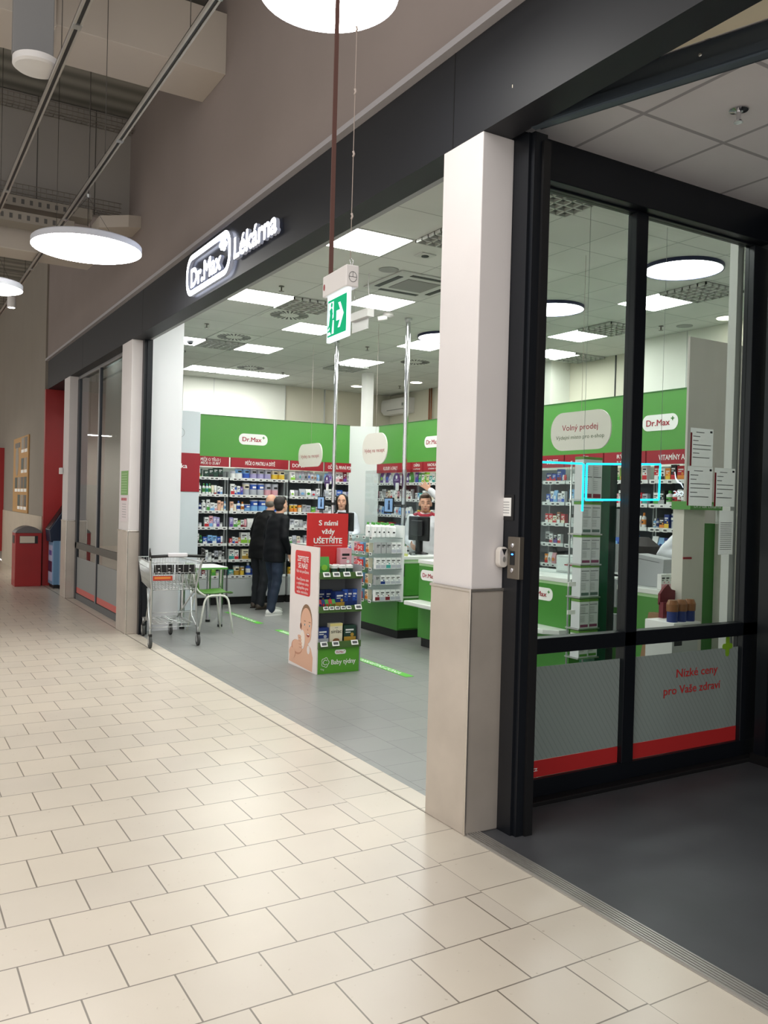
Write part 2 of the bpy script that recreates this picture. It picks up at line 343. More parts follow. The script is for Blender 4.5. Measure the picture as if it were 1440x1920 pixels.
for i, (x0, x1) in enumerate(((2.76, 3.705), (3.80, 4.77))):
    f = thing('window_film', ('frosted striped film with red base on the lower pane beside the black post', 'frosted striped film with red slogan on the lower pane by the dark end wall')[i], 'window film', ((x0+x1)/2, 3.494, 0.12)); o = f.location
    MB(o).box(x0 + 0.002, x1 - 0.002, 3.492, 3.4955, 0.215, 0.725, frost).build('frosted_sheet', f)
    MB(o).box(x0 + 0.002, x1 - 0.002, 3.491, 3.4955, 0.122, 0.213, mat('film_red', '#c22f30', 0.4)).build('red_band', f)
    mb = MB(o)
    if i == 1:
        fr = mat('film_red_text', '#c22f30', 0.5)
        mb.text('Nízké ceny', (4.38, 3.491, 0.60), X, Z, 0.052, fr, w=0.38, bold=0.012); mb.text('pro Vaše zdraví', (4.34, 3.491, 0.50), X, Z, 0.052, fr, w=0.52, bold=0.012)
        gl = mat('film_lime', '#7fae2a', 0.5)
        mb.rrect((4.66, 3.491, 0.735), X, Z, 0.10, 0.035, 0.017, 0.002, gl); mb.rrect((4.66, 3.491, 0.735), X, Z, 0.035, 0.13, 0.017, 0.0025, gl)
    else:
        mb.text('www.drmax.cz', (2.955, 3.4905, 0.170), X, Z, 0.026, wht, w=0.28, bold=0.012)
    mb.build('lettering', f)
# vestibule door head beam, angled across the entrance
d = Vector((0.30, -0.94, 0)).normalized(); n = Vector((d.y, -d.x, 0)) * -1
p0 = Vector((2.63, 3.12, 0)); mb = MB()
bm_ = mat('beam_grey', '#39424c', 0.45, 0.3)
def beamslab(a, b, w0, w1, z0, z1, m):
    mb.add([a + n*w0 + Z*z0, b + n*w0 + Z*z0, b + n*w1 + Z*z0, a + n*w1 + Z*z0, a + n*w0 + Z*z1, b + n*w0 + Z*z1, b + n*w1 + Z*z1, a + n*w1 + Z*z1],
           [(0, 3, 2, 1), (4, 5, 6, 7), (0, 1, 5, 4), (1, 2, 6, 5), (2, 3, 7, 6), (3, 0, 4, 7)], m)
beamslab(p0, p0 + d*3.2, -0.02, 0.07, 3.405, 3.51, bm_); beamslab(p0, p0 + d*3.2, -0.19, -0.045, 3.505, 3.519, mat('cream_soffit', '#e8e0c8', 0.7, vary=0.02)); beamslab(p0, p0 + d*3.2, -0.035, -0.02, 3.395, 3.43, bm_); beamslab(p0, p0 + d*3.2, -0.02, 0.02, 3.385, 3.405, mat('beam_lip', '#55606a', 0.5, 0.3))
for k in range(7): q = p0 + d*(0.35 + 0.45*k) - n*0.02; mb.tube([q + Z*3.46, q - n*0.006 + Z*3.46], 0.008, zinc, 8)
struct('trim_door_head', mb)
mb = MB(); mb.box(2.62, 2.9, -3.9, 3.4, 3.60, 3.64, mat('cream_soffit', '#d9d3c0', 0.7, vary=0.02)); mb.box(2.62, 4.95, -4, -0.6, 3.60, 3.64, MATS['cream_soffit'])
struct('ceiling_entrance_strip', mb)
# details on the dark end wall of the vestibule
mb = MB()
mb.box(4.80, 4.86, 3.30, 3.38, 0, 3.3, black); mb.box(4.82, 4.86, 2.2, 3.25, 0.12, 3.2, mat('door_leaf_black', '#101216', 0.35)); mb.box(4.79, 4.86, 1.5, 3.4, 0.0, 0.06, blackm)
mb.box(4.80, 4.85, 2.9, 3.15, 2.2, 2.75, mat('door_box_grey', '#2e3135', 0.5))
struct('door_2', mb)

# ---------------------------------------------------------------- glazed bay between columns two and three (X = 2.6)
mb = MB(); dg = mat('anthracite_frame', '#2c3038', 0.4, 0.2); lg = mat('alu_frame', '#9a9a9c', 0.4, 0.6)
mb.box(2.575, 2.615, 10.28, 13.52, 3.34, 3.386, lg); mb.box(2.575, 2.615, 10.28, 13.52, 0, 0.09, mat('base_grey', '#5d5e60', 0.6))
mb.box(2.57, 2.615, 10.28, 13.52, 0.77, 0.865, mat('rail_bronze', '#4a4844', 0.45)); mb.box(2.57, 2.615, 13.40, 13.52, 0, 3.34, dg); mb.box(2.572, 2.61, 12.00, 12.05, 0.09, 3.34, dg); mb.box(2.572, 2.61, 12.05, 12.09, 0.09, 3.34, lg)
struct('window_2_frame', mb, 0.003)
gl2 = glassy('reflective_glass', '#dfe4e2', 2.2)
for (y0, y1) in ((10.28, 12.0), (12.09, 13.40)):
    struct('window_2_pane', MB().box(2.590, 2.596, y0, y1, 0.865, 3.34, gl2)); struct('window_2_lower_pane', MB().box(2.590, 2.596, y0, y1, 0.09, 0.77, gl2))
    w_ = MB((2.588, (y0+y1)/2, 0.09)); w_.box(2.586, 2.589, y0, y1, 0.185, 0.64, mat('film_grey', '#8e908f', 0.6)); w_.box(2.585, 2.589, y0, y1, 0.10, 0.185, mat('film_salmon', '#c8605a', 0.5))
    tag(w_.build('window_film'), 'grey film with a salmon stripe on the lower glass ' + ('beside the shopping trolley column' if y0 < 11 else 'nearest the self-service kiosk'), 'window film')
slab('wall_behind_glazing', 3.0, 3.08, 10.5, 13.6, 0, 3.9, mat('behind_glass', '#a4a6a5', 0.7, vary=0.03))

ORDW = ['first', 'second', 'third', 'fourth', 'fifth', 'sixth']
# ---------------------------------------------------------------- mall: round pendants, tracks, ducts
lampw = glow('pendant_light', '#fffdf8', PEND_E)
def pendant(label, x, y, z, D):
    t = thing('pendant_lamp', label, 'ceiling lamp', (x, y, z), 0, 'round disc pendants in the hall'); o = t.location
    mb = MB(o); mb.lathe((x, y, z), [(D/2 - 0.004, 0.004), (D/2, 0.0), (D/2, 0.05), (D/2 - 0.01, 0.06), (0.02, 0.06)], mat('lamp_rim', '#c9ccd6', 0.45), 56); mb.build('housing', t)
    mb = MB(o); mb.lathe((x, y, z), [(D/2 - 0.006, 0.006), (D/2 - 0.006, -0.002)], lampw, 56); mb.build('diffuser', t)
    mb = MB(o); mb.lathe((x, y, z + 0.45), [(0.02, 0), (0.02, 0.03)], zinc, 10)
    for k in range(3):
        a = 2*PI*k/3 + 0.4; mb.tube([(x, y, z + 0.46), (x + math.cos(a)*D*0.4, y + math.sin(a)*D*0.4, z + 0.06)], 0.0018, mat('cable_dark', '#4a4642', 0.6), 5)
    mb.tube([(x, y, z + 0.46), (x, y, 5.99)], 0.003, MATS['cable_dark'], 5); mb.build('suspension', t)
pendant('large round disc lamp hanging in front of the taupe wall, cables up to the track', 1.52, 7.73, 3.735, 0.92)
pendant('round disc lamp hanging nearest, just above the green exit sign', 1.62, 3.29, 3.77, 0.60)
pendant('small round disc lamp hanging above the little cylinder spotlight', 0.865, 8.87, 3.53, 0.58)
pendant('added round disc lamp lighting the tiled hall behind the viewer', -0.8, 1.2, 3.74, 0.9)  # this and the next pendant are unseen, added to light the hall
pendant('added round disc lamp lighting the middle of the tiled hall', -2.2, 5.5, 3.74, 0.9)
lin_ = glow('tube_light', '#fffaf0', 45.0)
for k in range(6):
    t = thing('linear_lamp', 'long straight lamp over the far checkout hall, %s of six' % ORDW[k], 'ceiling lamp', (-3.2 + (k % 3)*1.6, 18.5 + (k // 3)*6.9, 3.3), 0, 'straight lamps of the far hall'); o = t.location
    MB(o).box(o.x - 0.6, o.x + 0.6, o.y - 0.06, o.y + 0.06, 3.31, 3.36, white).build('housing', t); MB(o).box(o.x - 0.58, o.x + 0.58, o.y - 0.05, o.y + 0.05, 3.30, 3.31, lin_).build('diffuser', t); MB(o).tube([(o.x, o.y, 3.36), (o.x, o.y, 5.99)], 0.004, MATS['cable_dark'], 5).build('cable', t)
trk = mat('track_alu', '#b4b0aa', 0.4, 0.6)
def track(label, x, z, y0, y1, step=2.1):
    t = thing('light_track', label, 'track', (x, y0, z)); o = t.location
    mb = MB(o); mb.box(x - 0.022, x - 0.010, y0, y1, z - 0.03, z, trk); mb.box(x + 0.010, x + 0.022, y0, y1, z - 0.03, z, trk); mb.box(x - 0.022, x + 0.022, y0, y1, z - 0.006, z, trk); mb.build('rail', t)
    mb = MB(o); mb.box(x - 0.010, x + 0.010, y0, y1, z - 0.024, z - 0.006, blackm)
    mb.build('slot', t)
    k = y0 + 1.0
    while k < y1:
        MB(o).box(x - 0.024, x + 0.024, k, k + 0.05, z - 0.034, z - 0.024, zinc).build('coupler', t)
        MB(o).tube([(x, k + 0.5, z), (x, k + 0.5, 5.99)], 0.003, MATS['cable_dark'], 5).build('hanger', t); k += step
track('suspended light track running past the disc lamp, nearer the shop', 1.455, 4.2, 3.2, 20)
track('suspended light track further out from the shop wall', 0.89, 4.2, 3.9, 20, 3.0)
t = thing('spotlight', 'small cylinder spotlight shining by the far end of the track', 'spotlight', (1.37, 11.5, 3.9)); o = t.location
MB(o).lathe((1.37, 11.5, 3.90), [(0.045, 0), (0.05, 0.005), (0.05, 0.13), (0.02, 0.14)], white, 20).build('housing', t); MB(o).lathe((1.37, 11.5, 3.90), [(0.04, 0.0), (0.04, -0.003)], lampw, 20).build('lens', t)
MB(o).tube([(1.37, 11.5, 4.03), (1.44, 11.5, 4.17)], 0.01, zinc, 6).build('bracket', t)
sp = bpy.data.lights.new('corridor_spot', 'SPOT'); sp.energy = 90; sp.spot_size = 0.9; sp.spot_blend = 0.8; sp.color = (1, 0.93, 0.85); so = bpy.data.objects.new('corridor_spot', sp); COL.objects.link(so); so.location = (1.95, 17.9, 4.6); so.rotation_euler = (0, 0.25, 0)
ductm = mat('duct_beige', '#bdb4aa', 0.55, vary=0.03, scale=1.5)
t = thing('ventilation_duct', 'big square beige duct crossing under the hall roof into the wall', 'duct', (0, 7.2, 5.17)); o = t.location
MB(o).box(-6, 2.45, 6.9, 7.5, 5.17, 5.68, ductm).build('duct_body', t, bevel=0.004)
mb = MB(o)
mb.box(1.05, 1.09, 6.88, 6.9, 5.14, 5.9, ductm); mb.box(1.05, 1.09, 6.86, 7.54, 5.135, 5.165, ductm); mb.build('bracket', t)
t = thing('air_pipe', 'short round air pipe hanging beside the square duct', 'pipe', (0.98, 6.3, 5.2)); o = t.location
MB(o).lathe((0.98, 6.4, 5.2), [(0.10, 0), (0.11, 0.02), (0.11, 0.78)], ductm, 24).build('pipe_body', t); MB(o).lathe((0.98, 6.4, 5.2), [(0.125, -0.01), (0.125, 0.03)], zinc, 24).build('flange', t)
t = thing('speaker_unit', 'hanging grey box with a round white loudspeaker beneath', 'loudspeaker', (0.78, 5.7, 4.2)); o = t.location
MB(o).box(0.66, 0.90, 5.74, 5.80, 4.33, 4.85, mat('unit_grey', '#7c7c7d', 0.5)).build('back_box', t, bevel=0.005)
MB(o).lathe((0.79, 5.66, 4.22), [(0.125, 0), (0.14, 0.012), (0.14, 0.05), (0.05, 0.07)], white, 36).build('round_cover', t)
mb = MB(o); mb.tube([(0.70, 5.77, 4.85), (0.70, 5.77, 5.99)], 0.004, MATS['cable_dark'], 5); mb.tube([(0.86, 5.77, 4.85), (0.86, 5.77, 5.99)], 0.004, MATS['cable_dark'], 5); mb.tube([(0.88, 5.75, 4.28), (0.90, 5.76, 4.36)], 0.006, blackm, 6); mb.build('hanger', t)
traym = mat('cable_tray', '#9d968c', 0.5, 0.3)
def tray(label, y, z, x1, holes=True):
    t = thing('cable_tray', label, 'cable tray', (0, y, z)); o = t.location; mb = MB(o)
    if holes:
        mb.box(-6, x1, y, y + 0.25, z, z + 0.004, traym)
        mb.box(-6, x1, y - 0.003, y, z, z + 0.11, traym)
        for k in range(26): mb.box(x1 - 0.22 - k*0.085, x1 - 0.19 - k*0.085, y - 0.006, y - 0.003, z + 0.03, z + 0.08, MATS['seam_dark'])
    else:
        for q in (0, 0.08, 0.16): mb.tube([(-6, y + q, z), (x1, y + q, z)], 0.004, traym, 5)
        for q in (0.05, 0.10): mb.tube([(-6, y, z + q), (x1, y, z + q)], 0.004, traym, 5)
        for k in range(70): mb.tube([(x1 - 0.02 - k*0.06, y, z + 0.1), (x1 - 0.02 - k*0.06, y, z), (x1 - 0.02 - k*0.06, y + 0.16, z)], 0.003, traym, 4)
    mb.build('tray', t)
    for k in range(2 if y < 9.7 else 0): MB(o).tube([(1.9 - k*1.6, y + 0.05, z + 0.1), (1.9 - k*1.6, y + 0.05, 5.98)], 0.005, MATS['cable_dark'], 5).build('hanger', t)
tray('wire cable tray along the top of the bulkhead wall', 9.9, 5.78, 2.44, False)
tray('wire cable tray along the lower edge of the bulkhead wall', 9.85, 4.80, 2.3, False)
tray('slotted beige cable tray under the wire tray', 9.78, 4.64, 1.97)
tray('second slotted tray hanging lower and further out', 9.60, 4.42, 1.75)
t = thing('ventilation_duct', 'flat beige duct hanging low and entering the taupe wall by the cable trays', 'duct', (2.0, 9.6, 4.5)); o = t.location
MB(o).box(-5, 2.05, 9.95, 10.35, 4.22, 4.48, ductm).build('duct_body', t, bevel=0.01)
mb = MB(o); mb.poly([(2.0, 9.55, 4.50), (2.3, 9.50, 4.55), (2.45, 9.55, 4.58), (2.45, 9.95, 4.58), (2.0, 9.95, 4.50)], Z, 0.13, ductm); mb.build('duct_elbow', t)

# ---------------------------------------------------------------- fascia sign with lit letters
signm = glow('sign_light', '#eef2ff', SIGN_E); signs = mat('sign_side', '#c8d0e8', 0.5)
t = thing('shop_sign', 'lit white letters and outlined pill on the black fascia', 'shop sign', (2.41, 6.6, 3.6)); o = t.location
# pill outline (ring) on the plane X = 2.41
mb = MB(o); c = Vector((2.43, 7.125, 3.610)); W2, H2 = 0.575, 0.185
def rr(w, h, r, n=8):
    p = []
    for (cx, cy, a0) in ((w-r, h-r, 0), (-w+r, h-r, PI/2), (-w+r, -h+r, PI), (w-r, -h+r, 1.5*PI)):
        for k in range(n + 1): a = a0 + PI/2*k/n; p.append((cx + r*math.cos(a), cy + r*math.sin(a)))
    return p
po, pi_ = rr(W2, H2, 0.150), rr(W2 - 0.05, H2 - 0.05, 0.105); N = len(po)
vs = [c + NY*a + Z*b for a, b in po] + [c + NY*a + Z*b for a, b in pi_]; vs += [v + NX*0.03 for v in vs]
mb.add(vs, [(2*N + i, 2*N + (i+1) % N, 3*N + (i+1) % N, 3*N + i) for i in range(N)], signm)
mb.add(vs, [(i, (i+1) % N, 2*N + (i+1) % N, 2*N + i) for i in range(N)] + [(N + (i+1) % N, N + i, 3*N + i, 3*N + (i+1) % N) for i in range(N)], signs)
mb.build('pill_outline', t)
def letters3d(mb, s, c, h, w, bold):  # offset copies fatten the strokes to imitate the bloom of lit letters
    vs, fs, (x0, x1, y0, y1) = textmesh(s, 0.0); k = h/0.72; kx = w/(x1 - x0)
    for bx, by, e in ((bold, 0, 1), (-bold, 0, 2), (0, bold, 3), (0, -bold, 4), (bold*0.7, bold*0.7, 5), (-bold*0.7, bold*0.7, 6), (bold*0.7, -bold*0.7, 7), (-bold*0.7, -bold*0.7, 8)):
        letters3d_one(mb, vs, fs, x0, x1, k, kx, c + NY*bx*k + Z*by*k + NX*e*0.0003)
def letters3d_one(mb, vs, fs, x0, x1, k, kx, c):
    F = [c + NX*0.03 + NY*((p[0]-(x0+x1)/2)*kx) + Z*((p[1]-0.36)*k) for p in vs]; Bk = [p + X*0.03 for p in F]; nv = len(F)
    mb.add(F, fs, signm)
    cnt = {}
    for f in fs:
        for i in range(len(f)):
            a, b = f[i], f[(i+1) % len(f)]
            cnt[(a, b)] = cnt.get((a, b), 0) + 1
    mb.add(F + Bk, [(b, a, nv + a, nv + b) for (a, b) in cnt if (b, a) not in cnt], signs)
mb = MB(o)
letters3d(mb, 'Dr.Max', Vector((2.43, 7.165, 3.585)), 0.165, 0.78, 0.04)
mb.build('pill_lettering', t); mb = MB(o)
pc = Vector((2.43, 6.765, 3.70)); mb.rrect(pc + NX*0.001, NY, Z, 0.11, 0.04, 0.015, 0.03, signm, 3); mb.rrect(pc + NX*0.002, NY, Z, 0.045, 0.095, 0.015, 0.03, signm, 3)
mb.build('plus_logo', t); mb = MB(o)
letters3d(mb, 'Lékárna', Vector((2.43, 6.045, 3.595)), 0.165, 0.84, 0.035)
mb.build('lettering', t)

# ---------------------------------------------------------------- exit sign in the hall
ew = mat('exit_housing', '#d9d5d4', 0.5); eg = glow('exit_green_lit', '#1f9d6a', 0.95); ewl = glow('exit_white_lit', '#dfeeff', 1.1); edge = glow('exit_edge_lit', '#eaf6ff', 1.6)
t = thing('exit_sign', 'lit green exit sign with running man and arrow hanging in the hall', 'exit sign', (1.42, 2.735, 2.30), -math.radians(4)); o = Vector((0, 0, 0))
mb = MB(); mb.box(-0.02, 0.03, -0.10, 0.115, 0.055, 0.132, ew); mb.build('housing', t, bevel=0.004)
mb = MB(); mb.box(-0.006, 0.006, -0.09, 0.095, -0.115, 0.055, edge); mb.build('light_panel', t)
G0 = Vector((-0.007, 0.0025, -0.03)); mb = MB()
mb.rrect(G0, NY, Z, 0.168, 0.135, 0.002, 0.001, eg, 1)
mb.build('green_panel', t)
mb = MB(); L0 = G0 + NX*0.0015
def P2(a, b): return L0 + NY*(a*0.80) + Z*b
mb.poly([P2(-0.095, 0.058), P2(-0.035, 0.058), P2(-0.035, 0.0), P2(-0.045, -0.005), P2(-0.045, 0.03), P2(-0.062, 0.04), P2(-0.075, 0.02), P2(-0.08, -0.04), P2(-0.095, -0.045)], NX, 0.001, ewl)
mb.poly([P2(-0.04, -0.01), P2(-0.03, -0.012), P2(-0.03, -0.06), P2(-0.05, -0.06), P2(-0.047, -0.04)], NX, 0.001, ewl)
mb.poly([P2(-0.095, -0.05), P2(-0.075, -0.05), P2(-0.06, -0.06), P2(-0.095, -0.062)], NX, 0.001, ewl)
mb.poly([P2(0.0, 0.018), P2(0.04, 0.018), P2(0.018, 0.045), P2(0.04, 0.045), P2(0.078, 0.0), P2(0.04, -0.045), P2(0.018, -0.045), P2(0.04, -0.018), P2(0.0, -0.018)], NX, 0.001, ewl)
L0 = L0 + NX*0.0015
mb.disc(P2(-0.053, 0.046), NY, Z, 0.0075, 0.0085, 0.001, eg, 14)
mb.poly([P2(-0.075, 0.028), P2(-0.055, 0.036), P2(-0.047, 0.028), P2(-0.04, 0.012), P2(-0.036, 0.016), P2(-0.05, 0.0), P2(-0.055, -0.01), P2(-0.048, -0.03), P2(-0.053, -0.058), P2(-0.06, -0.058), P2(-0.06, -0.03), P2(-0.066, -0.012), P2(-0.075, -0.032), P2(-0.092, -0.04), P2(-0.092, -0.034), P2(-0.08, -0.025), P2(-0.07, 0.012)], NX, 0.001, eg)
mb.build('pictogram', t)
mb = MB(); mb.disc((-0.02, 0.098, 0.09), NY, Z, 0.007, 0.012, 0.001, mat('seal_red', '#8e2f33', 0.5), 16)
c0 = Vector((0.006, -0.1005, 0.09)); rp_ = [c0 + X*0.015*math.cos(2*PI*k/24) + Z*0.018*math.sin(2*PI*k/24) for k in range(24)]; mb.tube(rp_, 0.0008, dark, 4, closed=True); mb.tube([c0 - X*0.015, c0 + X*0.015], 0.0008, dark, 4); mb.tube([c0, c0 + Z*0.018], 0.0008, dark, 4)
mb.build('stickers', t)
cb = mat('cord_brown', '#5a3a33', 0.7); wr = mat('wire_pale', '#b9aba4', 0.6)
mb = MB(); mb.box(-0.002, 0.014, 0.098, 0.104, 0.13, 1.3, cb); mb.tube([(0.006, 0.101, 1.3), (0.006, 0.115, 3.6)], 0.004, cb, 5); mb.build('flat_cord', t)
mb = MB(); mb.tube([(0.006, -0.075, 0.16), (0.02, -0.065, 3.6)], 0.0015, wr, 5)
for k in range(5): mb.tube([(0.006, -0.075, 0.3 + k*0.22), (0.010, -0.075, 0.31 + k*0.22), (0.006, -0.075, 0.32 + k*0.22)], 0.004, wr, 5)
mb.tube([(0.006, -0.09, 0.125), (0.0, -0.085, 0.15), (0.006, -0.072, 0.165), (0.014, -0.085, 0.15), (0.006, -0.09, 0.125)], 0.0015, chrome, 5); mb.build('hanging_wire', t)

# ---------------------------------------------------------------- shop ceiling fittings
panl = glow('panel_light', '#fdfff8', PANEL_E); ringl = glow('ring_light', '#fbfdff', PANEL_E * 0.8); navy = mat('ring_rim', '#20264a', 0.4); warm = glow('downlight', '#fff3d8', 10.0)
CZ = 3.90
panels = [(3.38, 6.28, 'nearest the entrance, above the hanging exit sign'), (3.395, 8.79, 'above the floor display, left of an egg-crate grille'.replace('left of', 'next to')), (4.63, 10.02, 'half hidden behind the exit sign'), (4.63, 8.17, 'beside the white emergency lamp'),
          (4.65, 11.9, 'over the customers'), (3.44, 11.95, 'by the white shutter box with a camera dome'), (6.5, 12.0, 'above the white corner post'), (6.5, 10.08, 'below the round ring light by the chrome pole'),
          (4.64, 14.42, 'first of three joined in a row'), (5.265, 14.42, 'middle of three joined in a row'), (5.89, 14.42, 'last of three joined in a row'),
          (7.09, 6.30, 'seen through the upper glass behind the mullion'), (7.74, 8.19, 'seen through the glass beside the second grille'), (8.38, 9.42, 'furthest one seen through the glass'), (2.69, 12.75, 'added to lighten the wall behind the reflecting glass bay'), (3.38, 4.2, 'close to the glazed partition'), (5.2, 6.9, 'over the service counter hidden by the column')]
for x, y, w_ in panels:
    pw = 0.6 if x > 2.7 else 0.27  # the narrow panel is added to light the wall behind the glass bay
    t = thing('ceiling_panel_light', 'square lit ceiling panel ' + w_, 'ceiling light', (x + 0.3, y + 0.295, CZ), 0, 'square panel lights of the shop'); o = t.location
    MB(o).box(x, x + pw, y, y + 0.59, CZ - 0.006, CZ - 0.001, mat('panel_frame', '#eceeee', 0.5)).build('frame', t)
    MB(o).box(x + 0.012, x + pw - 0.012, y + 0.012, y + 0.578, CZ - 0.009, CZ - 0.006, panl).build('diffuser', t)
for x, y, r, w_ in ((6.51, 5.49, 0.37, 'beside the thin chrome pole behind the glass'), (6.65, 7.45, 0.36, 'cut by the black entrance post'), (6.62, 9.62, 0.36, 'beside the white column above the service counters')):
    t = thing('ring_ceiling_lamp', 'round lit ceiling lamp with dark blue rim ' + w_, 'ceiling light', (x, y, CZ)); o = t.location
    MB(o).lathe((x, y, CZ), [(r, -0.001), (r, -0.035), (r - 0.014, -0.035), (r - 0.014, -0.02)], navy, 48).build('rim', t)
    MB(o).lathe((x, y, CZ), [(r - 0.014, -0.018), (r - 0.014, -0.028)], ringl, 48).build('diffuser', t)
for x, y, w_ in ((8.15, 14.85, 'beside the white corner post'), (8.76, 13.61, 'above the air conditioner'), (8.62, 6.61, 'near the tall white wall panel behind the glass')):
    t = thing('downlight', 'small round recessed downlight ' + w_, 'ceiling light', (x, y, CZ)); o = t.location
    MB(o).lathe((x, y, CZ), [(0.13, -0.001), (0.13, -0.008), (0.11, -0.01)], white, 24).build('rim', t); MB(o).lathe((x, y, CZ), [(0.11, -0.009), (0.11, -0.013)], warm, 24).build('lens', t)
gm = mat('grille_white', '#c3c6c2', 0.5); gd = mat('grille_dark', '#4d504e', 0.8)
def egg(x, y, w_):
    t = thing('egg_crate_grille', 'square egg-crate ceiling grille ' + w_, 'ceiling grille', (x + 0.3, y + 0.3, CZ), 0, 'egg-crate ceiling grilles'); o = t.location
    MB(o).box(x, x + 0.6, y, y + 0.59, CZ - 0.004, CZ - 0.001, gd).build('recess', t); mb = MB(o)
    for k in range(7):
        a = x + k*0.0975; mb.box(a, a + 0.014, y, y + 0.59, CZ - 0.03, CZ - 0.004, gm); b_ = y + k*0.096; mb.box(x, x + 0.6, b_, b_ + 0.014, CZ - 0.03, CZ - 0.004, gm)
    mb.build('lattice', t)
for x, y, w_ in ((3.99, 5.68, 'beside the white column top'), (3.99, 8.80, 'behind the hanging exit sign'), (4.02, 11.9, 'beside the lit panel over the customers'), (6.57, 12.62, 'behind the first chrome pole'), (8.4, 11.4, 'above the white air conditioner'), (7.09, 5.69, 'beside the round lamp behind the glass'), (7.72, 7.58, 'in the middle of the glazed view'), (8.88, 9.42, 'furthest seen through the glass'), (4.0, 4.45, 'at the top corner of the glazed partition'), (3.5, 13.1, 'near the white shutter box')):
    egg(x, y, w_)
def swirl(x, y, w_, r=0.24):
    t = thing('swirl_diffuser', 'round slotted air diffuser ' + w_, 'air diffuser', (x, y, CZ), 0, 'round slotted diffusers'); o = t.location
    MB(o).box(x - 0.295, x + 0.295, y - 0.295, y + 0.295, CZ - 0.005, CZ - 0.001, mat('diffuser_plate', '#cfd4cd', 0.5)).build('plate', t); mb = MB(o)
    for k in range(24):
        a = 2*PI*k/24; d = Vector((math.cos(a), math.sin(a), 0)); q = Vector((-d.y, d.x, 0)); c = Vector((x, y, CZ - 0.006))
        mb.poly([c + d*r*0.5 - q*0.006, c + d*r - q*0.013, c + d*r + q*0.013, c + d*r*0.5 + q*0.006], -Z, 0.002, dark)
    mb.build('slots', t)
for x, y, w_ in ((4.31, 11.53, 'beside the egg-crate grille over the customers'), (5.57, 14.05, 'in front of the row of three lit panels'), (7.48, 11.67, 'behind the second chrome pole'), (4.35, 9.72, 'behind the exit sign pictogram'), (7.9, 5.45, 'at the top of the white stile behind glass'), (6.9, 8.4, 'just past the black entrance post')):
    swirl(x, y, w_)
for i, (x, y, w_) in enumerate(((3.69, 8.47, 'above the lit panel near the fascia'), (3.69, 10.91, 'by the white shutter box'), (6.2, 11.0, 'between the two chrome poles'), (6.25, 14.19, 'beside the row of three lit panels'), (8.8, 14.27, 'above the air conditioner'), (8.4, 7.4, 'seen through the glass above the header'), (6.6, 4.6, 'at the top of the glazed view'))):
    t = thing('sprinkler', 'small metal sprinkler head ' + w_, 'sprinkler', (x, y, CZ), 0, 'shop sprinklers'); o = t.location
    mb = MB(o); mb.lathe((x, y, CZ), [(0.03, -0.001), (0.03, -0.008), (0.008, -0.01), (0.008, -0.05), (0.03, -0.055), (0.03, -0.058)], mat('sprinkler_metal', '#6d6a66', 0.35, 0.8), 12); mb.build('head', t)
t = thing('sprinkler', 'chrome sprinkler head in the white tiled vestibule ceiling', 'sprinkler', (3.497, 2.649, 3.52)); o = t.location
MB(o).lathe((3.497, 2.649, 3.52), [(0.042, -0.001), (0.044, -0.006), (0.02, -0.012)], chrome, 24).build('escutcheon', t)
MB(o).lathe((3.497, 2.649, 3.52), [(0.012, -0.008), (0.010, -0.05), (0.018, -0.054), (0.022, -0.06), (0.022, -0.063)], chrome, 16).build('head', t)
for x, y, w_ in ((4.29, 7.22, 'beside the air cassette'), (8.62, 7.22, 'beside the warm downlight behind the glass')):
    t = thing('ceiling_speaker', 'flat round grey ceiling loudspeaker ' + w_, 'loudspeaker', (x, y, CZ)); MB(t.location).lathe((x, y, CZ), [(0.1, -0.001), (0.1, -0.006)], mat('speaker_mesh', '#9b9e9b', 0.7), 24).build('cover', t)
t = thing('smoke_detector', 'small square white ceiling detector with dark window', 'detector', (4.31, 6.6, CZ)); o = t.location
MB(o).box(4.23, 4.39, 6.53, 6.67, CZ - 0.012, CZ - 0.001, gm).build('base', t, bevel=0.004); MB(o).disc((4.31, 6.6, CZ - 0.012), X, NY, 0.035, 0.035, 0.006, dark, 16).build('sensor', t)
t = thing('air_cassette', 'square ceiling air conditioning cassette beside the round speaker', 'air conditioner', (4.8, 7.5, CZ)); o = t.location
MB(o).box(4.40, 5.20, 7.15, 7.93, CZ - 0.02, CZ - 0.001, gm).build('panel', t, bevel=0.008)
MB(o).box(4.60, 5.0, 7.34, 7.74, CZ - 0.026, CZ - 0.02, mat('intake', '#8b8c89', 0.7)).build('intake_grille', t)
for a in ((4.45, 4.51, 7.3, 7.78), (5.09, 5.15, 7.3, 7.78), (4.56, 5.04, 7.19, 7.25), (4.56, 5.04, 7.83, 7.89)): MB(o).box(*a, CZ - 0.024, CZ - 0.02, dark).build('louvre', t)
t = thing('emergency_lamp', 'white emergency lamp box hanging inside the shop on a pale cable', 'emergency lamp', (4.2, 7.6, 3.4)); o = t.location
MB(o).box(4.17, 4.25, 7.42, 7.79, 3.46, 3.545, white).build('housing', t, bevel=0.004); MB(o).box(4.20, 4.21, 7.46, 7.79, 3.345, 3.46, mat('acrylic_grey', '#c8c8c8', 0.4)).build('sign_plate', t)
mb = MB(o); mb.tube([(4.2, 7.44, 3.54), (4.21, 7.46, 3.65), (4.19, 7.44, 3.72), (4.2, 7.47, 3.80), (4.2, 7.45, 3.895)], 0.005, white, 6); mb.tube([(4.2, 7.75, 3.54), (4.2, 7.75, 3.895)], 0.002, zinc, 5); mb.build('cable', t)
t = thing('camera_dome', 'small white ceiling camera beyond the hanging emergency lamp', 'camera', (5.3, 8.9, 3.9)); o = t.location
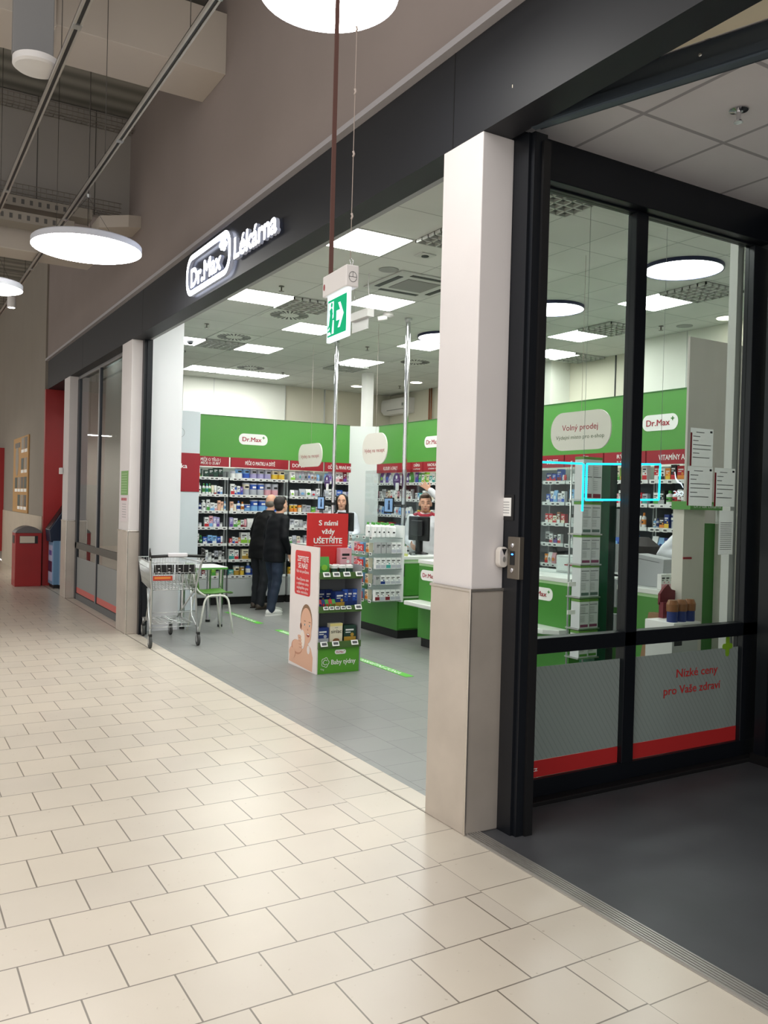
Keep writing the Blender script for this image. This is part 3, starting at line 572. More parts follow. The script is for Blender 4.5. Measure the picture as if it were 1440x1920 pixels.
MB(o).lathe((5.3, 8.9, 3.9), [(0.07, -0.001), (0.07, -0.03), (0.03, -0.05)], white, 20).build('base', t); mb = MB(o); mb.tube([(5.28, 8.9, 3.85), (5.18, 8.95, 3.83)], 0.03, white, 10); mb.build('camera_body', t)
t = thing('camera_dome', 'dark ceiling camera beside the lit panel at the white shutter box', 'camera', (3.85, 12.1, 3.9)); o = t.location
MB(o).lathe((3.85, 12.1, 3.9), [(0.06, -0.001), (0.06, -0.03)], white, 20).build('base', t); MB(o).lathe((3.85, 12.1, 3.87), [(0.05, 0), (0.045, -0.03), (0.02, -0.05)], dark, 20).build('dome', t)
# air conditioner and copper pipes on the back wall
t = thing('air_conditioner', 'white wall air conditioner high in the shop corner', 'air conditioner', (9.5, 15.3, 3.45)); o = t.location
mb = MB(o); mb.poly([(9.5, 14.8, 3.78), (9.28, 14.8, 3.78), (9.25, 14.8, 3.70), (9.25, 14.8, 3.54), (9.32, 14.8, 3.46), (9.5, 14.8, 3.46)], Y, 0.95, white); mb.build('body', t, bevel=0.008)
MB(o).box(9.245, 9.26, 14.83, 15.5, 3.53, 3.545, grey).build('outlet', t); MB(o).box(9.243, 9.25, 14.84, 14.9, 3.60, 3.66, grey).build('display', t)
t = thing('copper_pipe', 'pair of copper coloured pipes running down the shop wall', 'pipe', (9.45, 14.15, 2.9)); o = t.location; cop = mat('copper', '#a5694a', 0.4, 0.6)
for q in (0, 0.07): MB(o).tube([(9.46, 14.12 + q, 2.6), (9.46, 14.12 + q, 3.9)], 0.015, cop, 8).build('pipe', t)
t = thing('support_post', 'square white post rising behind the corner of the header to the ceiling', 'post', (7.5, 13.26, 0)); MB(t.location).box(7.42, 7.58, 13.18, 13.34, 0, 3.9, wht).build('post', t)

# ---------------------------------------------------------------- shelving walls
class Frame:
    def __init__(s, ox, oy, rz): s.o = Vector((ox, oy, 0)); s.rz = rz; s.R = Vector((math.cos(rz), math.sin(rz), 0)); s.D = Vector((-math.sin(rz), math.cos(rz), 0))
    def p(s, a, b, z): return s.o + s.R * a + s.D * b + Z * z
FL = Frame(3.87, 12.0, 0.0); FR = Frame(6.87, 11.88, -PI/2)
ZS = [1.885, 1.635, 1.39, 1.15, 0.905, 0.665, 0.425]     # price rail heights, top to bottom
shelfm = mat('shelf_grey', '#8a9094', 0.5); railm = mat('price_rail', '#d9dcdc', 0.4); tagm = mat('price_tag_white', '#f4f4f2', 0.5)
shelfside = mat('shelf_side', '#8d9294', 0.5)
def tag_mesh():
    mb = MB(); mb.box(-0.026, 0.026, -0.004, 0, -0.017, 0.017, tagm); mb.box(-0.017, 0.019, -0.0055, -0.004, -0.009, 0.009, mat('tag_print', '#55565a', 0.6))
    return mb.build('price_tag')
TAG = tag_mesh(); TAGME = TAG.data; bpy.data.objects.remove(TAG)
def price_tag(parent, x, z, y=-0.012, tilt=0.0, s=1.0):
    o = bpy.data.objects.new('price_tag', TAGME); COL.objects.link(o); o.parent = parent; o.location = (x, y, z); o.rotation_euler = (tilt, 0, 0); o.scale = (s, s, s); return o
def bay(F, a, w, label, tagn, zs=ZS, plinth=True):
    t = thing('shelving_unit', label, 'shelves', F.p(a, 0, 0), F.rz); o = (0, 0, 0)
    mb = MB(); mb.box(0, w, 0.36, 0.38, 0.40, 1.90, slate); mb.box(0, w, 0.355, 0.38, 1.90, 2.055, mat('back_lit_white', '#d6dad8', 0.6)); mb.build('back_panel', t)  # top strip coloured white for the strip light under the header
    for q in (0, w - 0.018): MB().box(q, q + 0.018, 0.10, 0.38, 0.40, 1.99, shelfside).build('side_panel', t)
    for z in zs:
        MB().box(0.018, w - 0.018, 0.0, 0.36, z - 0.012, z + 0.006, shelfm).build('shelf', t)
        MB().box(0.0, w, -0.010, 0.0, z - 0.024, z + 0.016, railm).build('price_rail', t)
        x = 0.05 + random.random()*0.03
        while x < w - 0.04:
            price_tag(t, x, z - 0.008, -0.012, 0, random.choice((0.9, 1.15, 1.15))); x += random.choice((0.07, 0.085, 0.1, 0.12)) * (w / (tagn * 0.1)) if tagn else 0.1
    if plinth:
        MB().box(0, w, 0.0, 0.38, 0.115, 0.40, lgrey).build('plinth', t)
        MB().box(0.004, w - 0.004, -0.014, 0.0, 0.125, 0.385, mat('drawer_front', '#b9bdbe', 0.4)).build('drawer', t)
        MB().box(0, w, 0.03, 0.3, 0.0, 0.115, blackm).build('kick_board', t)
    return t
LB = [(0.0, 0.575, 'body-and-teeth'), (0.60, 0.94, 'mother-and-child'), (1.575, 0.56, 'eye-care'), (2.17, 0.59, 'first-aid')]
RB = [(0.0, 1.17, 'joints'), (1.49-0.3, 0.90, 'flu'), (2.11, 0.90, 'runny-nose'), (3.03, 1.05, 'digestion'), (4.10, 0.38, 'pain'), (4.50, 0.60, 'cough'), (5.12, 0.60, 'cold'), (5.74, 0.75, 'vitamins')]
for a, w, n in LB: bay(FL, a, w, 'price-railed shelving bay under the red %s sign' % n, w*10)
for a, w, n in RB:
    if n in ('runny-nose', 'digestion'): continue
    bay(FR, a, w, 'price-railed shelving bay under the red %s sign on the counter wall' % n, w*10)
t = thing('shelving_unit', 'plain shelving run mostly hidden behind the front white column', 'shelves', FR.p(2.11, 0, 0), FR.rz)
MB().box(0, 1.97, 0.36, 0.38, 0.4, 2.05, slate).build('back_panel', t)
for z in ZS[:5]: MB().box(0, 1.97, 0, 0.36, z - 0.012, z + 0.006, shelfm).build('shelf', t)
# green header bands with red category signs
def header(F, x0, x1, label, logos):
    t = thing('header_band', label, 'header panel', F.p(x0, 0, 2.2), F.rz); w = x1 - x0; o = Vector((0, 0, 0))
    MB().box(0, w, -0.02, 0.06, 0.0, 0.60, green).build('green_panel', t)
    MB().box(0, w, -0.024, 0.06, 0.60, 0.612, mat('green_edge', '#2f6b2a', 0.4)).build('top_edge', t)
    mb = MB()
    for c in logos: logo(mb, (c, -0.021, 0.285), X, Z, 0.46, 0.165)
    mb.build('lettering', t); return t
header(FL, 0.0, 2.60, 'long green header band above the shelves behind the customers', [0.95])
header(FR, 0.18, 6.6, 'long green header band on the counter wall seen past the column and through the glass', [1.56, 5.69])
def catsign(F, x0, x1, lines, label, h=0.055):
    t = thing('category_sign', label, 'sign', F.p((x0+x1)/2, 0, 2.055), F.rz); w = x1 - x0
    MB().box(-w/2, w/2, -0.035, -0.005, 0, 0.145, redb).build('red_board', t); mb = MB()
    if len(lines) == 1: mb.text(lines[0][0], (lines[0][2] if len(lines[0]) > 2 else 0, -0.036, 0.07), X, Z, h, wht, w=lines[0][1], bold=0.015)
    else:
        mb.text(lines[0][0], (0, -0.036, 0.098), X, Z, 0.042, wht, w=lines[0][1], bold=0.015); mb.text(lines[1][0], (0, -0.036, 0.045), X, Z, 0.036 if lines[1][0].isupper() else 0.024, wht, w=lines[1][1], bold=0.012)
    mb.build('lettering', t)
catsign(FL, 0.0, 0.57, [('PÉČE O TĚLO |', 0.30), ('PÉČE O ZUBY', 0.29)], 'red sign for body and teeth care above the first shelves')
catsign(FL, 0.60, 1.53, [('PÉČE O MATKU A DÍTĚ', 0.48)], 'red sign for mother and child care above the formula tins')
catsign(FL, 1.565, 2.13, [('DOMA', 0.2, -0.15)], 'red sign partly covered by the rounded white hanging sign')
catsign(FL, 2.165, 2.765, [('OČI, UŠI, PRVNÍ POMOC', 0.50)], 'red sign for eyes, ears and first aid crossed by the chrome pole')
catsign(FR, 0.0, 1.17, [('KLOUBY A SVALY', 0.42)], 'red sign for joints and muscles beside the white corner panel')
catsign(FR, 1.19, 1.49, [('CHŘIPKA', 0.17), ('a nachlazení', 0.18)], 'narrow red flu sign beside the chrome pole')
catsign(FR, 1.51, 2.09, [('NACHLAZENÍ', 0.34), ('a bolest v krku', 0.3)], 'red cold sign cut off by the white column')
catsign(FR, 2.11, 4.08, [('ZAŽÍVÁNÍ', 0.4)], 'red sign hidden behind the white column and black post')
catsign(FR, 4.10, 4.48, [('BOLEST', 0.19)], 'red pain sign next to the black post behind glass')
catsign(FR, 4.50, 5.10, [('KAŠEL', 0.20), ('a dýchací cesty', 0.30)], 'red cough sign under the large rounded white sign')
catsign(FR, 5.12, 5.70, [('RÝMA', 0.20), ('a dutiny', 0.2)], 'red rhinitis sign crossed by the dark mullion')
catsign(FR, 5.72, 6.5, [('VITAMÍNY A MINERÁLY', 0.62, 0.08)], 'red vitamins sign beside the certificates on the glass')
mb = MB(); mb.poly([(6.47, 11.985, 0), (6.86, 11.985, 0), (6.86, 11.70, 0)], Z, 2.80, mat('corner_white', '#e3e8e6', 0.5)); struct('wall_corner_panel', mb)
# white end panel with red block beside the shelves
t = thing('end_panel', 'pale end panel with a red block and cut-off lettering beside the first shelves', 'panel', (3.5, 11.6, 0)); o = t.location
MB(o).box(3.15, 3.86, 11.58, 11.62, 0, 2.80, mat('pale_blue_white', '#d5dde4', 0.5)).build('panel', t)
MB(o).box(3.15, 3.86, 11.57, 11.58, 1.67, 2.21, redb).build('red_block', t)
mb = MB(o); mb.text('kosmetika', (3.47, 11.57, 2.03), X, Z, 0.065, wht, w=0.42, bold=0.015)
rp_ = [Vector((3.58, 11.577, 2.49)) + X*0.055*math.cos(2*PI*k/24) + Z*0.06*math.sin(2*PI*k/24) for k in range(24)]; mb.tube(rp_, 0.002, grey, 4, closed=True); mb.build('lettering', t)

# ---------------------------------------------------------------- products
HEX = dict(white='#e9ebeb', grey='#a6a8aa', silver='#b4b7c2', blue='#2b57b5', lblue='#7fb2e2', dblue='#1e3478', green='#4f9f45', lgreen='#8ec63f', dgreen='#1f4034', red='#c62a35', pink='#dba3ae', peach='#e3b49a', purple='#6b4aa0', lilac='#a9a2cf',
           yellow='#e8c13c', gold='#b9923a', orange='#e08a35', cream='#e8e0c8', teal='#3f9c97', black='#1d1d20', brown='#8a5a3a', maroon='#7c2432')
WORD = dict(lblue='light blue', dblue='dark blue', lgreen='lime green', dgreen='dark green')
def cw(c): return WORD.get(c, c)
def pm(c): return mat('pack_' + c, HEX[c], 0.42)
PROTO = {}
def proto(kind, w, h, c1, c2):
    k = (kind, w, h, c1, c2)
    if k in PROTO: return PROTO[k]
    a, b = pm(c1), pm(c2); mb = MB(); d = min(w, 0.1); name = {'box': 'carton', 'tin': 'tin', 'bot': 'bottle', 'jar': 'jar', 'tub': 'tube', 'bag': 'pouch', 'pump': 'pump_bottle', 'cap': 'bottle'}[kind]
    inkm = pm('black') if c1 in ('white', 'cream', 'yellow', 'peach', 'lblue', 'grey', 'silver', 'pink') else pm('white')
    if kind == 'cap':
        r = w/2; mb.lathe((0, r, 0), [(r*0.9, 0), (r, 0.006), (r, h*0.72), (r*0.5, h*0.84)], a, 16); mb.lathe((0, r, 0), [(r*0.55, h*0.84), (r*0.55, h*0.98), (r*0.45, h)], b, 14)
        mb.rrect((0, -0.001, h*0.35), X, Z, w*0.35, h*0.1, 0.003, 0.001, inkm, 2)
    if kind == 'box':
        mb.box(-w/2, w/2, 0, d*0.8, 0, h, a); e = -0.0012
        mb.box(-w/2 + 0.002, w/2 - 0.002, e, 0, h*0.06, h*0.36, b); mb.box(-w*0.36, w*0.30, e, 0, h*0.70, h*0.79, inkm); mb.box(-w*0.36, w*0.05, e, 0, h*0.58, h*0.63, inkm)
        mb.disc((w*0.18, 0, h*0.47), X, Z, w*0.14, w*0.14, 0.0015, b, 12)
    elif kind == 'tin':
        r = w/2; mb.lathe((0, r, 0), [(r*0.96, 0), (r, 0.004), (r, h*0.5), (r, h*0.88), (r*1.03, h*0.885), (r*1.03, h*0.97), (r*0.95, h)], a, 20, 'z', [a, b, a, pm('white' if c2 != 'white' else 'silver'), pm('silver'), pm('silver')])
        mb.rrect((0, -0.002, h*0.66), X, Z, w*0.5, h*0.16, 0.004, 0.002, inkm, 2)
    elif kind in ('bot', 'pump'):
        r = w/2; mb.lathe((0, r, 0), [(r*0.9, 0), (r, 0.006), (r, h*0.22), (r, h*0.55), (r, h*0.70), (r*0.45, h*0.79), (r*0.42, h*0.81)], a, 16, 'z', [a, a, b, a, a, a])
        cap = b if kind == 'bot' else pm('white')
        mb.lathe((0, r, 0), [(r*0.5, h*0.80), (r*0.5, h*0.97), (r*0.42, h)], cap, 14)
        if kind == 'pump': mb.box(-r*0.9, r*0.2, r - 0.006, r + 0.006, h*0.95, h, pm('white'))
        mb.rrect((0, -0.001, h*0.38), X, Z, w*0.4, h*0.12, 0.003, 0.001, inkm, 2)
    elif kind == 'jar':
        r = w/2; mb.lathe((0, r, 0), [(r*0.92, 0), (r, 0.004), (r, h*0.66), (r*0.9, h*0.7)], a, 16); mb.lathe((0, r, 0), [(r*1.02, h*0.68), (r*1.02, h*0.97), (r*0.9, h)], b, 16)
    elif kind == 'tub':
        r = w/2; mb.lathe((0, r, 0), [(r*0.75, 0), (r*0.78, h*0.18), (r, h*0.2), (r, h*0.5)], a, 12, 'z', [b, b, a]); mb.add([(-r, r*0.3, h*0.5), (r, r*0.3, h*0.5), (r, r*1.7, h*0.5), (-r, r*1.7, h*0.5), (-r*1.05, r*0.9, h), (r*1.05, r*0.9, h), (r*1.05, r*1.1, h), (-r*1.05, r*1.1, h)], [(0, 1, 5, 4), (1, 2, 6, 5), (2, 3, 7, 6), (3, 0, 4, 7), (4, 5, 6, 7)], a)
    elif kind == 'bag':
        mb.add([(-w/2, 0, 0.0), (w/2, 0, 0), (w/2, 0.04, 0), (-w/2, 0.04, 0), (-w*0.47, -0.008, h*0.5), (w*0.47, -0.008, h*0.5), (w*0.47, 0.05, h*0.5), (-w*0.47, 0.05, h*0.5), (-w/2, 0.015, h), (w/2, 0.015, h), (w/2, 0.022, h), (-w/2, 0.022, h)],
               [(0, 3, 2, 1), (0, 1, 5, 4), (1, 2, 6, 5), (2, 3, 7, 6), (3, 0, 4, 7), (4, 5, 9, 8), (5, 6, 10, 9), (6, 7, 11, 10), (7, 4, 8, 11), (8, 9, 10, 11)], a)
        mb.disc((0, -0.006, h*0.42), X, Z, w*0.28, h*0.16, 0.003, b, 14)
    o = mb.build(name); me = o.data; bpy.data.objects.remove(o); PROTO[k] = (name, me); return PROTO[k]
ORD = ['zeroth', 'first', 'second', 'third', 'fourth', 'fifth', 'sixth', 'seventh', 'eighth', 'ninth', 'tenth', 'eleventh', 'twelfth', 'thirteenth', 'fourteenth', 'fifteenth', 'sixteenth', 'seventeenth', 'eighteenth', 'nineteenth', 'twentieth']
CATN = {'carton': 'box', 'pump_bottle': 'bottle'}
def put(kind, w, h, c1, c2, loc, rz, label, group):
    n, me = proto(kind, w, h, c1, c2); o = bpy.data.objects.new(n, me); COL.objects.link(o); o.location = loc; o.rotation_euler = (0, 0, rz)
    return tag(o, label, CATN.get(n, n), group)
def fill(F, a, w, si, spec, bayname, where='', zs=ZS):
    """spec: 'kind:c1:c2:w:h[*n]' tokens laid side by side along one shelf"""
    x = a + 0.028; i = 0; sp_ = spec.split(); rest = [q.split('*')[0] for q in sp_ if not q.startswith('gap')]
    for tk in sp_ + rest[1::2] + rest[::3]:
        n = 1
        if '*' in tk: tk, n = tk.split('*'); n = int(n)
        k, c1, c2, ww, hh = tk.split(':'); ww = round(float(ww)/930, 4); hh = round(float(hh)/(880 if float(hh) < 150 else 950), 4)
        for _ in range(n):
            if x + ww > a + w - 0.015: return
            if k != 'gap':
                i += 1; nm = {'box': 'carton', 'bot': 'bottle', 'tub': 'tube', 'bag': 'pouch', 'pump': 'pump bottle'}.get(k, k)
                both = cw(c1) if c1 == c2 else cw(c1) + ' and ' + cw(c2)
                put(k, ww, hh, c1, c2, F.p(x + ww/2, 0.02 + random.random()*0.015, zs[si] + 0.0065), F.rz + random.uniform(-0.03, 0.03),
                    '%s %s, %s item along the %s shelf down, %s bay' % (both, nm, ORD[i], ORD[si + 1], bayname), 'products on the %s shelves' % bayname)
            x += ww + 0.006
A = [ # body and teeth bay
 'box:white:yellow:58:140 box:white:orange:50:140 tub:dgreen:green:30:110 gap:x:x:14:1 box:dgreen:dgreen:62:90 box:dgreen:black:62:112 box:dgreen:dgreen:62:128 box:dgreen:black:64:132 jar:silver:white:60:90',
 'box:grey:silver:46:150 gap:x:x:20:1 pump:white:white:70:160 bot:white:green:40:140 bot:white:teal:40:140 bot:white:green:36:142 tub:cream:white:34:120 tub:white:red:34:120 box:white:dblue:40:110 box:white:lblue:32:100',
 'pump:white:grey:66:150 bot:white:lblue:30:130 bot:white:dblue:38:100 pump:white:white:62:140 box:white:green:44:148 box:white:lblue:60:110 box:white:pink:36:100 box:peach:peach:40:140 box:peach:cream:38:126',
 'box:white:teal:54:150 jar:white:grey:46:62 jar:white:silver:46:56 gap:x:x:24:1 box:white:red:60:130 box:pink:lblue:52:160 box:lilac:white:46:150 box:lilac:purple:40:130',
 'box:white:grey:66:120 box:white:black:50:130 bot:dgreen:green:44:110 box:blue:white:60:90 box:lblue:dblue:64:112 box:lblue:white:60:104 box:blue:dblue:50:90 tub:white:red:30:100 tub:red:white:30:96',
 'box:white:grey:50:110 box:grey:white:44:120 jar:white:white:44:60 box:black:grey:40:130 box:white:silver:50:130 box:grey:white:50:100 bot:white:black:32:110 box:silver:black:50:120',
 'box:pink:white:44:90 jar:white:silver:50:70 bag:silver:grey:60:110 box:maroon:white:44:80 box:white:grey:44:110 tub:white:green:36:110 box:lgreen:green:56:150 jar:cream:grey:44:60']
B = [ # mother and child bay
 'jar:white:silver:72:96 tin:lblue:white:104:150 tin:lblue:blue:100:150 tin:silver:lilac:104:150*3 tin:cream:yellow:98:150*2',
 'box:white:red:56:158 bot:blue:white:30:130 box:white:blue:44:120 box:purple:blue:34:110 tin:cream:silver:104:180 tin:blue:silver:104:178*2 tin:silver:pink:104:176*3 tin:lblue:white:80:120',
 'box:peach:white:46:130 jar:cream:white:44:96 bot:white:blue:56:140 bot:white:orange:50:128 tin:blue:lblue:92:100 tin:blue:lblue:112:170*3 tin:dblue:blue:104:170 tin:dblue:white:90:150',
 'box:lilac:purple:46:130 box:white:green:58:120 box:lgreen:white:40:90 box:white:maroon:50:100 tub:pink:red:34:110 bag:white:white:96:120 tin:silver:gold:86:130 box:silver:grey:104:136 box:grey:silver:96:136 tin:silver:grey:86:120',
 'box:red:pink:36:70 box:white:blue:36:90 box:white:red:44:80 box:orange:white:30:80 box:white:lgreen:100:160*5',
 'box:white:teal:74:150 box:white:red:60:126 gap:x:x:40:1 box:cream:gold:106:140*5',
 'box:teal:grey:70:80 tin:cream:gold:90:130 tin:gold:yellow:60:120 gap:x:x:16:1 bot:blue:white:72:180 bot:blue:dblue:60:120 bot:blue:white:66:160 bot:blue:white:60:160 box:blue:dblue:70:120 bot:white:blue:56:140']
C_ = [
 'box:white:lgreen:70:120 bag:grey:silver:44:130 bag:silver:teal:44:130 bag:silver:grey:40:140 bag:grey:black:40:130 bag:silver:blue:44:140 bag:silver:brown:48:120 bag:grey:brown:44:110 bag:lblue:silver:40:100',
 'bag:white:lgreen:60:90 jar:grey:silver:70:90 bag:silver:lblue:96:110 bag:white:green:90:110 bag:silver:red:70:90 box:white:silver:60:120',
 'tin:yellow:orange:60:110*2 jar:cream:orange:60:100 box:grey:silver:60:110 box:silver:grey:70:100 box:green:lgreen:66:80 box:silver:pink:60:80',
 'box:silver:white:70:120 box:white:grey:70:110 bag:grey:silver:60:110 box:grey:white:60:90 bag:silver:black:60:120 box:white:silver:60:110',
 'box:white:green:50:90 bag:silver:grey:60:110 box:cream:pink:50:100 jar:white:grey:60:80 box:silver:white:70:110 box:grey:black:60:90 bag:silver:grey:60:110',
 'box:white:pink:60:120 box:orange:yellow:50:100 box:white:grey:70:120 bag:silver:pink:60:110 box:peach:white:60:100 box:white:blue:60:100',
 'box:yellow:orange:60:100 box:white:gold:60:120 jar:silver:white:50:70 box:grey:white:70:110 box:white:blue:70:110 box:cream:orange:60:100']
D_ = [
 'bag:lblue:white:50:120 bag:lilac:purple:60:140 bag:silver:lilac:46:120 box:white:pink:60:150 box:white:maroon:60:150 box:maroon:purple:56:160 box:white:grey:50:110 box:grey:white:60:130',
 'bag:silver:grey:60:110 box:white:grey:64:120 box:silver:black:60:110 box:blue:lblue:96:110 bag:silver:red:60:90 jar:silver:lilac:50:90 box:lilac:grey:60:100',
 'box:white:grey:60:100 box:grey:white:60:90 box:cream:gold:70:60 box:white:silver:60:100 bag:white:silver:60:110 box:white:grey:60:130 box:silver:white:70:100',
 'box:white:blue:70:110 bag:silver:black:60:110 box:white:grey:60:100 box:grey:silver:70:90 bag:white:lblue:60:110 box:white:silver:60:120',
 'bag:silver:grey:60:110 box:red:white:60:80 box:white:red:70:110 jar:grey:silver:60:80 box:silver:white:80:100 box:white:teal:60:100',
 'box:white:pink:60:120 box:cream:red:70:100 box:white:grey:60:110 bag:silver:grey:60:100 box:white:green:70:110',
 'box:white:gold:60:120 box:grey:white:70:100 jar:silver:grey:60:70 box:white:blue:70:120 box:cream:grey:60:100']
for (a, w, n), rows in zip(LB, (A, B, C_, D_)):
    for i, r in enumerate(rows): fill(FL, a, w, i, r, n)
def rnd_row(seed, cols, w, kinds=('box', 'box', 'bot', 'box', 'jar', 'bag')):
    r = random.Random(seed); out = []; x = 0
    while x < w - 0.06:
        k = r.choice(kinds); ww = {'box': r.choice((50, 62, 74)), 'bot': r.choice((36, 46)), 'jar': 50, 'bag': 60, 'tub': 36}[k]; hh = {'box': r.choice((70, 100, 130)), 'bot': r.choice((110, 140)), 'jar': 70, 'bag': 120, 'tub': 120}[k]
        out.append('%s:%s:%s:%d:%d' % (k, r.choice(cols[0]), r.choice(cols[1]), ww, hh)); x += ww/1000 + 0.006
    return ' '.join(out)
W1 = ('white', 'white', 'silver', 'grey', 'cream', 'white')
RR = {
 'joints': ['bag:green:white:60:170 bag:white:grey:60:150 bag:purple:lgreen:96:170 bag:white:silver:60:150 bag:purple:blue:90:170 bag:white:lilac:60:120 bag:silver:white:60:100 bag:purple:white:70:150 bag:silver:lilac:60:130', 'box:white:maroon:60:110 box:pink:black:50:110 box:white:grey:80:110 box:grey:white:40:150 box:grey:silver:50:150 box:brown:white:60:100 box:cream:brown:60:120 box:white:red:60:130 bag:white:silver:60:120 box:white:cream:60:110',
   'bag:white:blue:60:120 bag:silver:red:60:130 bag:white:blue:60:120 bag:lblue:blue:70:110 box:dblue:blue:90:160 box:blue:lblue:100:110 box:lblue:white:80:100 bag:white:lblue:60:110', 'box:white:grey:70:80 box:red:maroon:90:110 box:pink:white:60:80 box:dblue:teal:110:90 box:black:grey:60:110'],
 'flu': ['box:purple:blue:70:140 box:green:teal:70:130 box:white:lgreen:60:110 box:lgreen:green:60:150 box:cream:lgreen:56:110 box:teal:white:70:90 box:white:teal:60:110', 'box:white:grey:56:90 box:lblue:white:44:90 box:teal:lblue:70:90 box:white:cream:70:120 box:cream:white:60:80', 'box:white:yellow:60:60 box:yellow:white:56:80 box:grey:silver:80:70 box:white:teal:60:90 box:white:green:50:80', 'box:black:grey:80:90 box:grey:dblue:70:110'],
 'pain': ['box:dblue:red:90:90 box:blue:red:60:80 box:blue:maroon:70:130 tub:white:red:30:70 tub:red:white:30:70', 'box:blue:white:56:90 box:white:blue:50:120 bag:lblue:white:60:130 box:white:lilac:60:100', 'box:red:white:50:100 box:red:cream:60:100 box:cream:red:60:80 box:brown:white:50:120', 'box:grey:black:70:120 box:white:red:50:100 box:black:purple:60:110'],
 'cough': ['jar:white:white:60:80 tub:white:red:36:80 box:white:grey:50:90 bot:white:orange:60:130 box:orange:white:50:90', 'box:lblue:white:70:140 box:green:teal:60:80 box:teal:green:60:90 box:white:teal:60:90 box:lblue:dblue:60:60', 'jar:white:black:50:100 jar:white:maroon:60:110 box:white:grey:60:130 box:lilac:white:60:100', 'box:grey:white:70:120 box:red:white:40:100 box:purple:lilac:50:120 box:white:pink:60:80'],
 'cold': ['box:white:grey:70:110 box:cream:green:60:120 box:lgreen:yellow:110:130 box:white:red:60:140 tub:red:white:40:110', 'box:silver:teal:60:100 box:pink:red:60:100 box:white:pink:60:130 box:red:pink:50:110 jar:white:gold:60:90', 'bag:white:yellow:60:110 box:silver:brown:60:90 box:white:yellow:60:130 bot:white:orange:44:150', 'bag:lblue:blue:80:140 bag:blue:lblue:80:130 box:white:lblue:60:110'],
 'vitamins': ['box:red:white:50:150 box:white:black:80:110 box:orange:yellow:60:110 box:black:red:60:140 box:red:orange:90:130 box:cream:orange:60:110', 'box:white:green:60:110 box:black:grey:70:130 bot:white:green:70:130 bot:white:red:60:130 box:white:maroon:50:150 box:white:grey:60:130', 'bot:lblue:white:34:90 bot:silver:dblue:34:90 box:black:orange:60:100 box:dblue:yellow:56:130 tin:dblue:silver:60:140 box:yellow:gold:60:130 box:dblue:white:60:110', 'bag:white:blue:70:140 bag:lblue:dblue:70:130 box:dblue:white:60:130 box:blue:white:60:110 box:orange:red:70:100']}
for a, w, n in RB:
    if n not in RR: continue
    rows = RR[n] + [rnd_row(hash(n) % 97 if False else len(n)*7 + i, (W1 + ('peach', 'orange', 'pink'), ('red', 'orange', 'blue', 'green', 'grey', 'maroon')), w) for i in range(len(RR[n]), 6)]
    for i, r in enumerate(rows): fill(FR, a, w, i, r, n)
for i in range(2): fill(FR, 1.21 + 0.9, 0.5, i, rnd_row(50 + i, (W1, ('green', 'teal', 'grey')), 0.5), 'runny-nose')

# ---------------------------------------------------------------- service counters, poles, screens
topm = mat('counter_top', '#dfe3df', 0.35)
def counter(label, y0, y1, ledge=None, logo_y=None, endface=False, x0=5.2, x1=5.85):
    t = thing('service_counter', label, 'counter', (x0, (y0+y1)/2, 0)); o = t.location
    MB(o).box(x0, x1, y0, y1, 0.10, 0.90, greend).build('body', t, bevel=0.003)
    MB(o).box(x0 + 0.03, x1 - 0.03, y0 + 0.03, y1 - 0.03, 0, 0.10, blackm).build('kick_board', t)
    MB(o).box(x0 - 0.01, x1 + 0.02, y0 - 0.01, y1 + 0.01, 0.925, 0.965, topm).build('worktop', t, bevel=0.005)
    MB(o).box(x0, x1, y0, y1, 0.90, 0.925, mat('counter_trim', '#a9cf9b', 0.4)).build('trim', t)
    if ledge:
        a, b = ledge; mb = MB(o); pts = [(x0, a, 0.475), (x0 - 0.10, a + 0.02, 0.475), (x0 - 0.20, a + 0.12, 0.475), (x0 - 0.22, a + 0.25, 0.475), (x0 - 0.22, b, 0.475), (x0, b, 0.475)]
        mb.poly(pts[::-1], Z, 0.045, topm); mb.build('bag_ledge', t, bevel=0.008)
    if logo_y: mb = MB(o); logo(mb, (x0 - 0.001, logo_y, 0.80), NY, Z, 0.36, 0.115); mb.build('lettering', t)
    if endface:
        for z0, z1, nm in ((0.505, 0.885, 'door'), (0.12, 0.475, 'drawer')):
            e = MB(o).box(x0 + 0.02, x1 - 0.01, y0 - 0.016, y0, z0, z1, greend).build(nm, t, bevel=0.002)
            MB(o).box(x0 + 0.02, x1 - 0.01, y0 - 0.02, y0, z1, z1 + 0.02, mat('grip_alu', '#c3d6bd', 0.35, 0.3)).build('grip_rail', e).location = (0, 0, 0)
        MB(o).box(x0 + 0.05, x0 + 0.075, y0 - 0.024, y0 - 0.016, 0.73, 0.87, blackm).build('slot_handle', t)
    return t
counter('green service counter with drawers beside the clear shelf stand', 8.36, 9.75, endface=True)
counter('green service counter with a white bag ledge next to the white column', 6.75, 7.90, ledge=(7.0, 7.86), logo_y=7.68, x0=5.19)
counter('green service counter with badge behind the glass left pane'.replace(' left', ' first'), 5.50, 6.60, ledge=(5.5, 6.55), logo_y=5.90)
counter('green service counter behind the second pane with cable and carton on top', 4.33, 4.99, x0=5.25, x1=5.52)
def pole(label, x, y, z0=0.0):
    t = thing('chrome_pole', label, 'pole', (x, y, z0)); o = t.location
    mb = MB(o); mb.lathe((x, y, 0), [(0.03, z0), (0.03, 3.89)], chrome, 20); mb.build('tube', t)
    MB(o).lathe((x, y, 3.85), [(0.034, 0), (0.045, 0.02), (0.045, 0.048)], zinc, 20).build('ceiling_flange', t)
    MB(o).lathe((x, y, z0), [(0.05, 0.001), (0.05, 0.02), (0.034, 0.05)], zinc, 20).build('foot_flange', t)
pole('tall chrome pole rising behind the red display board', 5.64, 10.9, 0.966)
pole('tall chrome pole rising from the counter beside the waving pharmacist', 5.64, 8.98, 0.966)
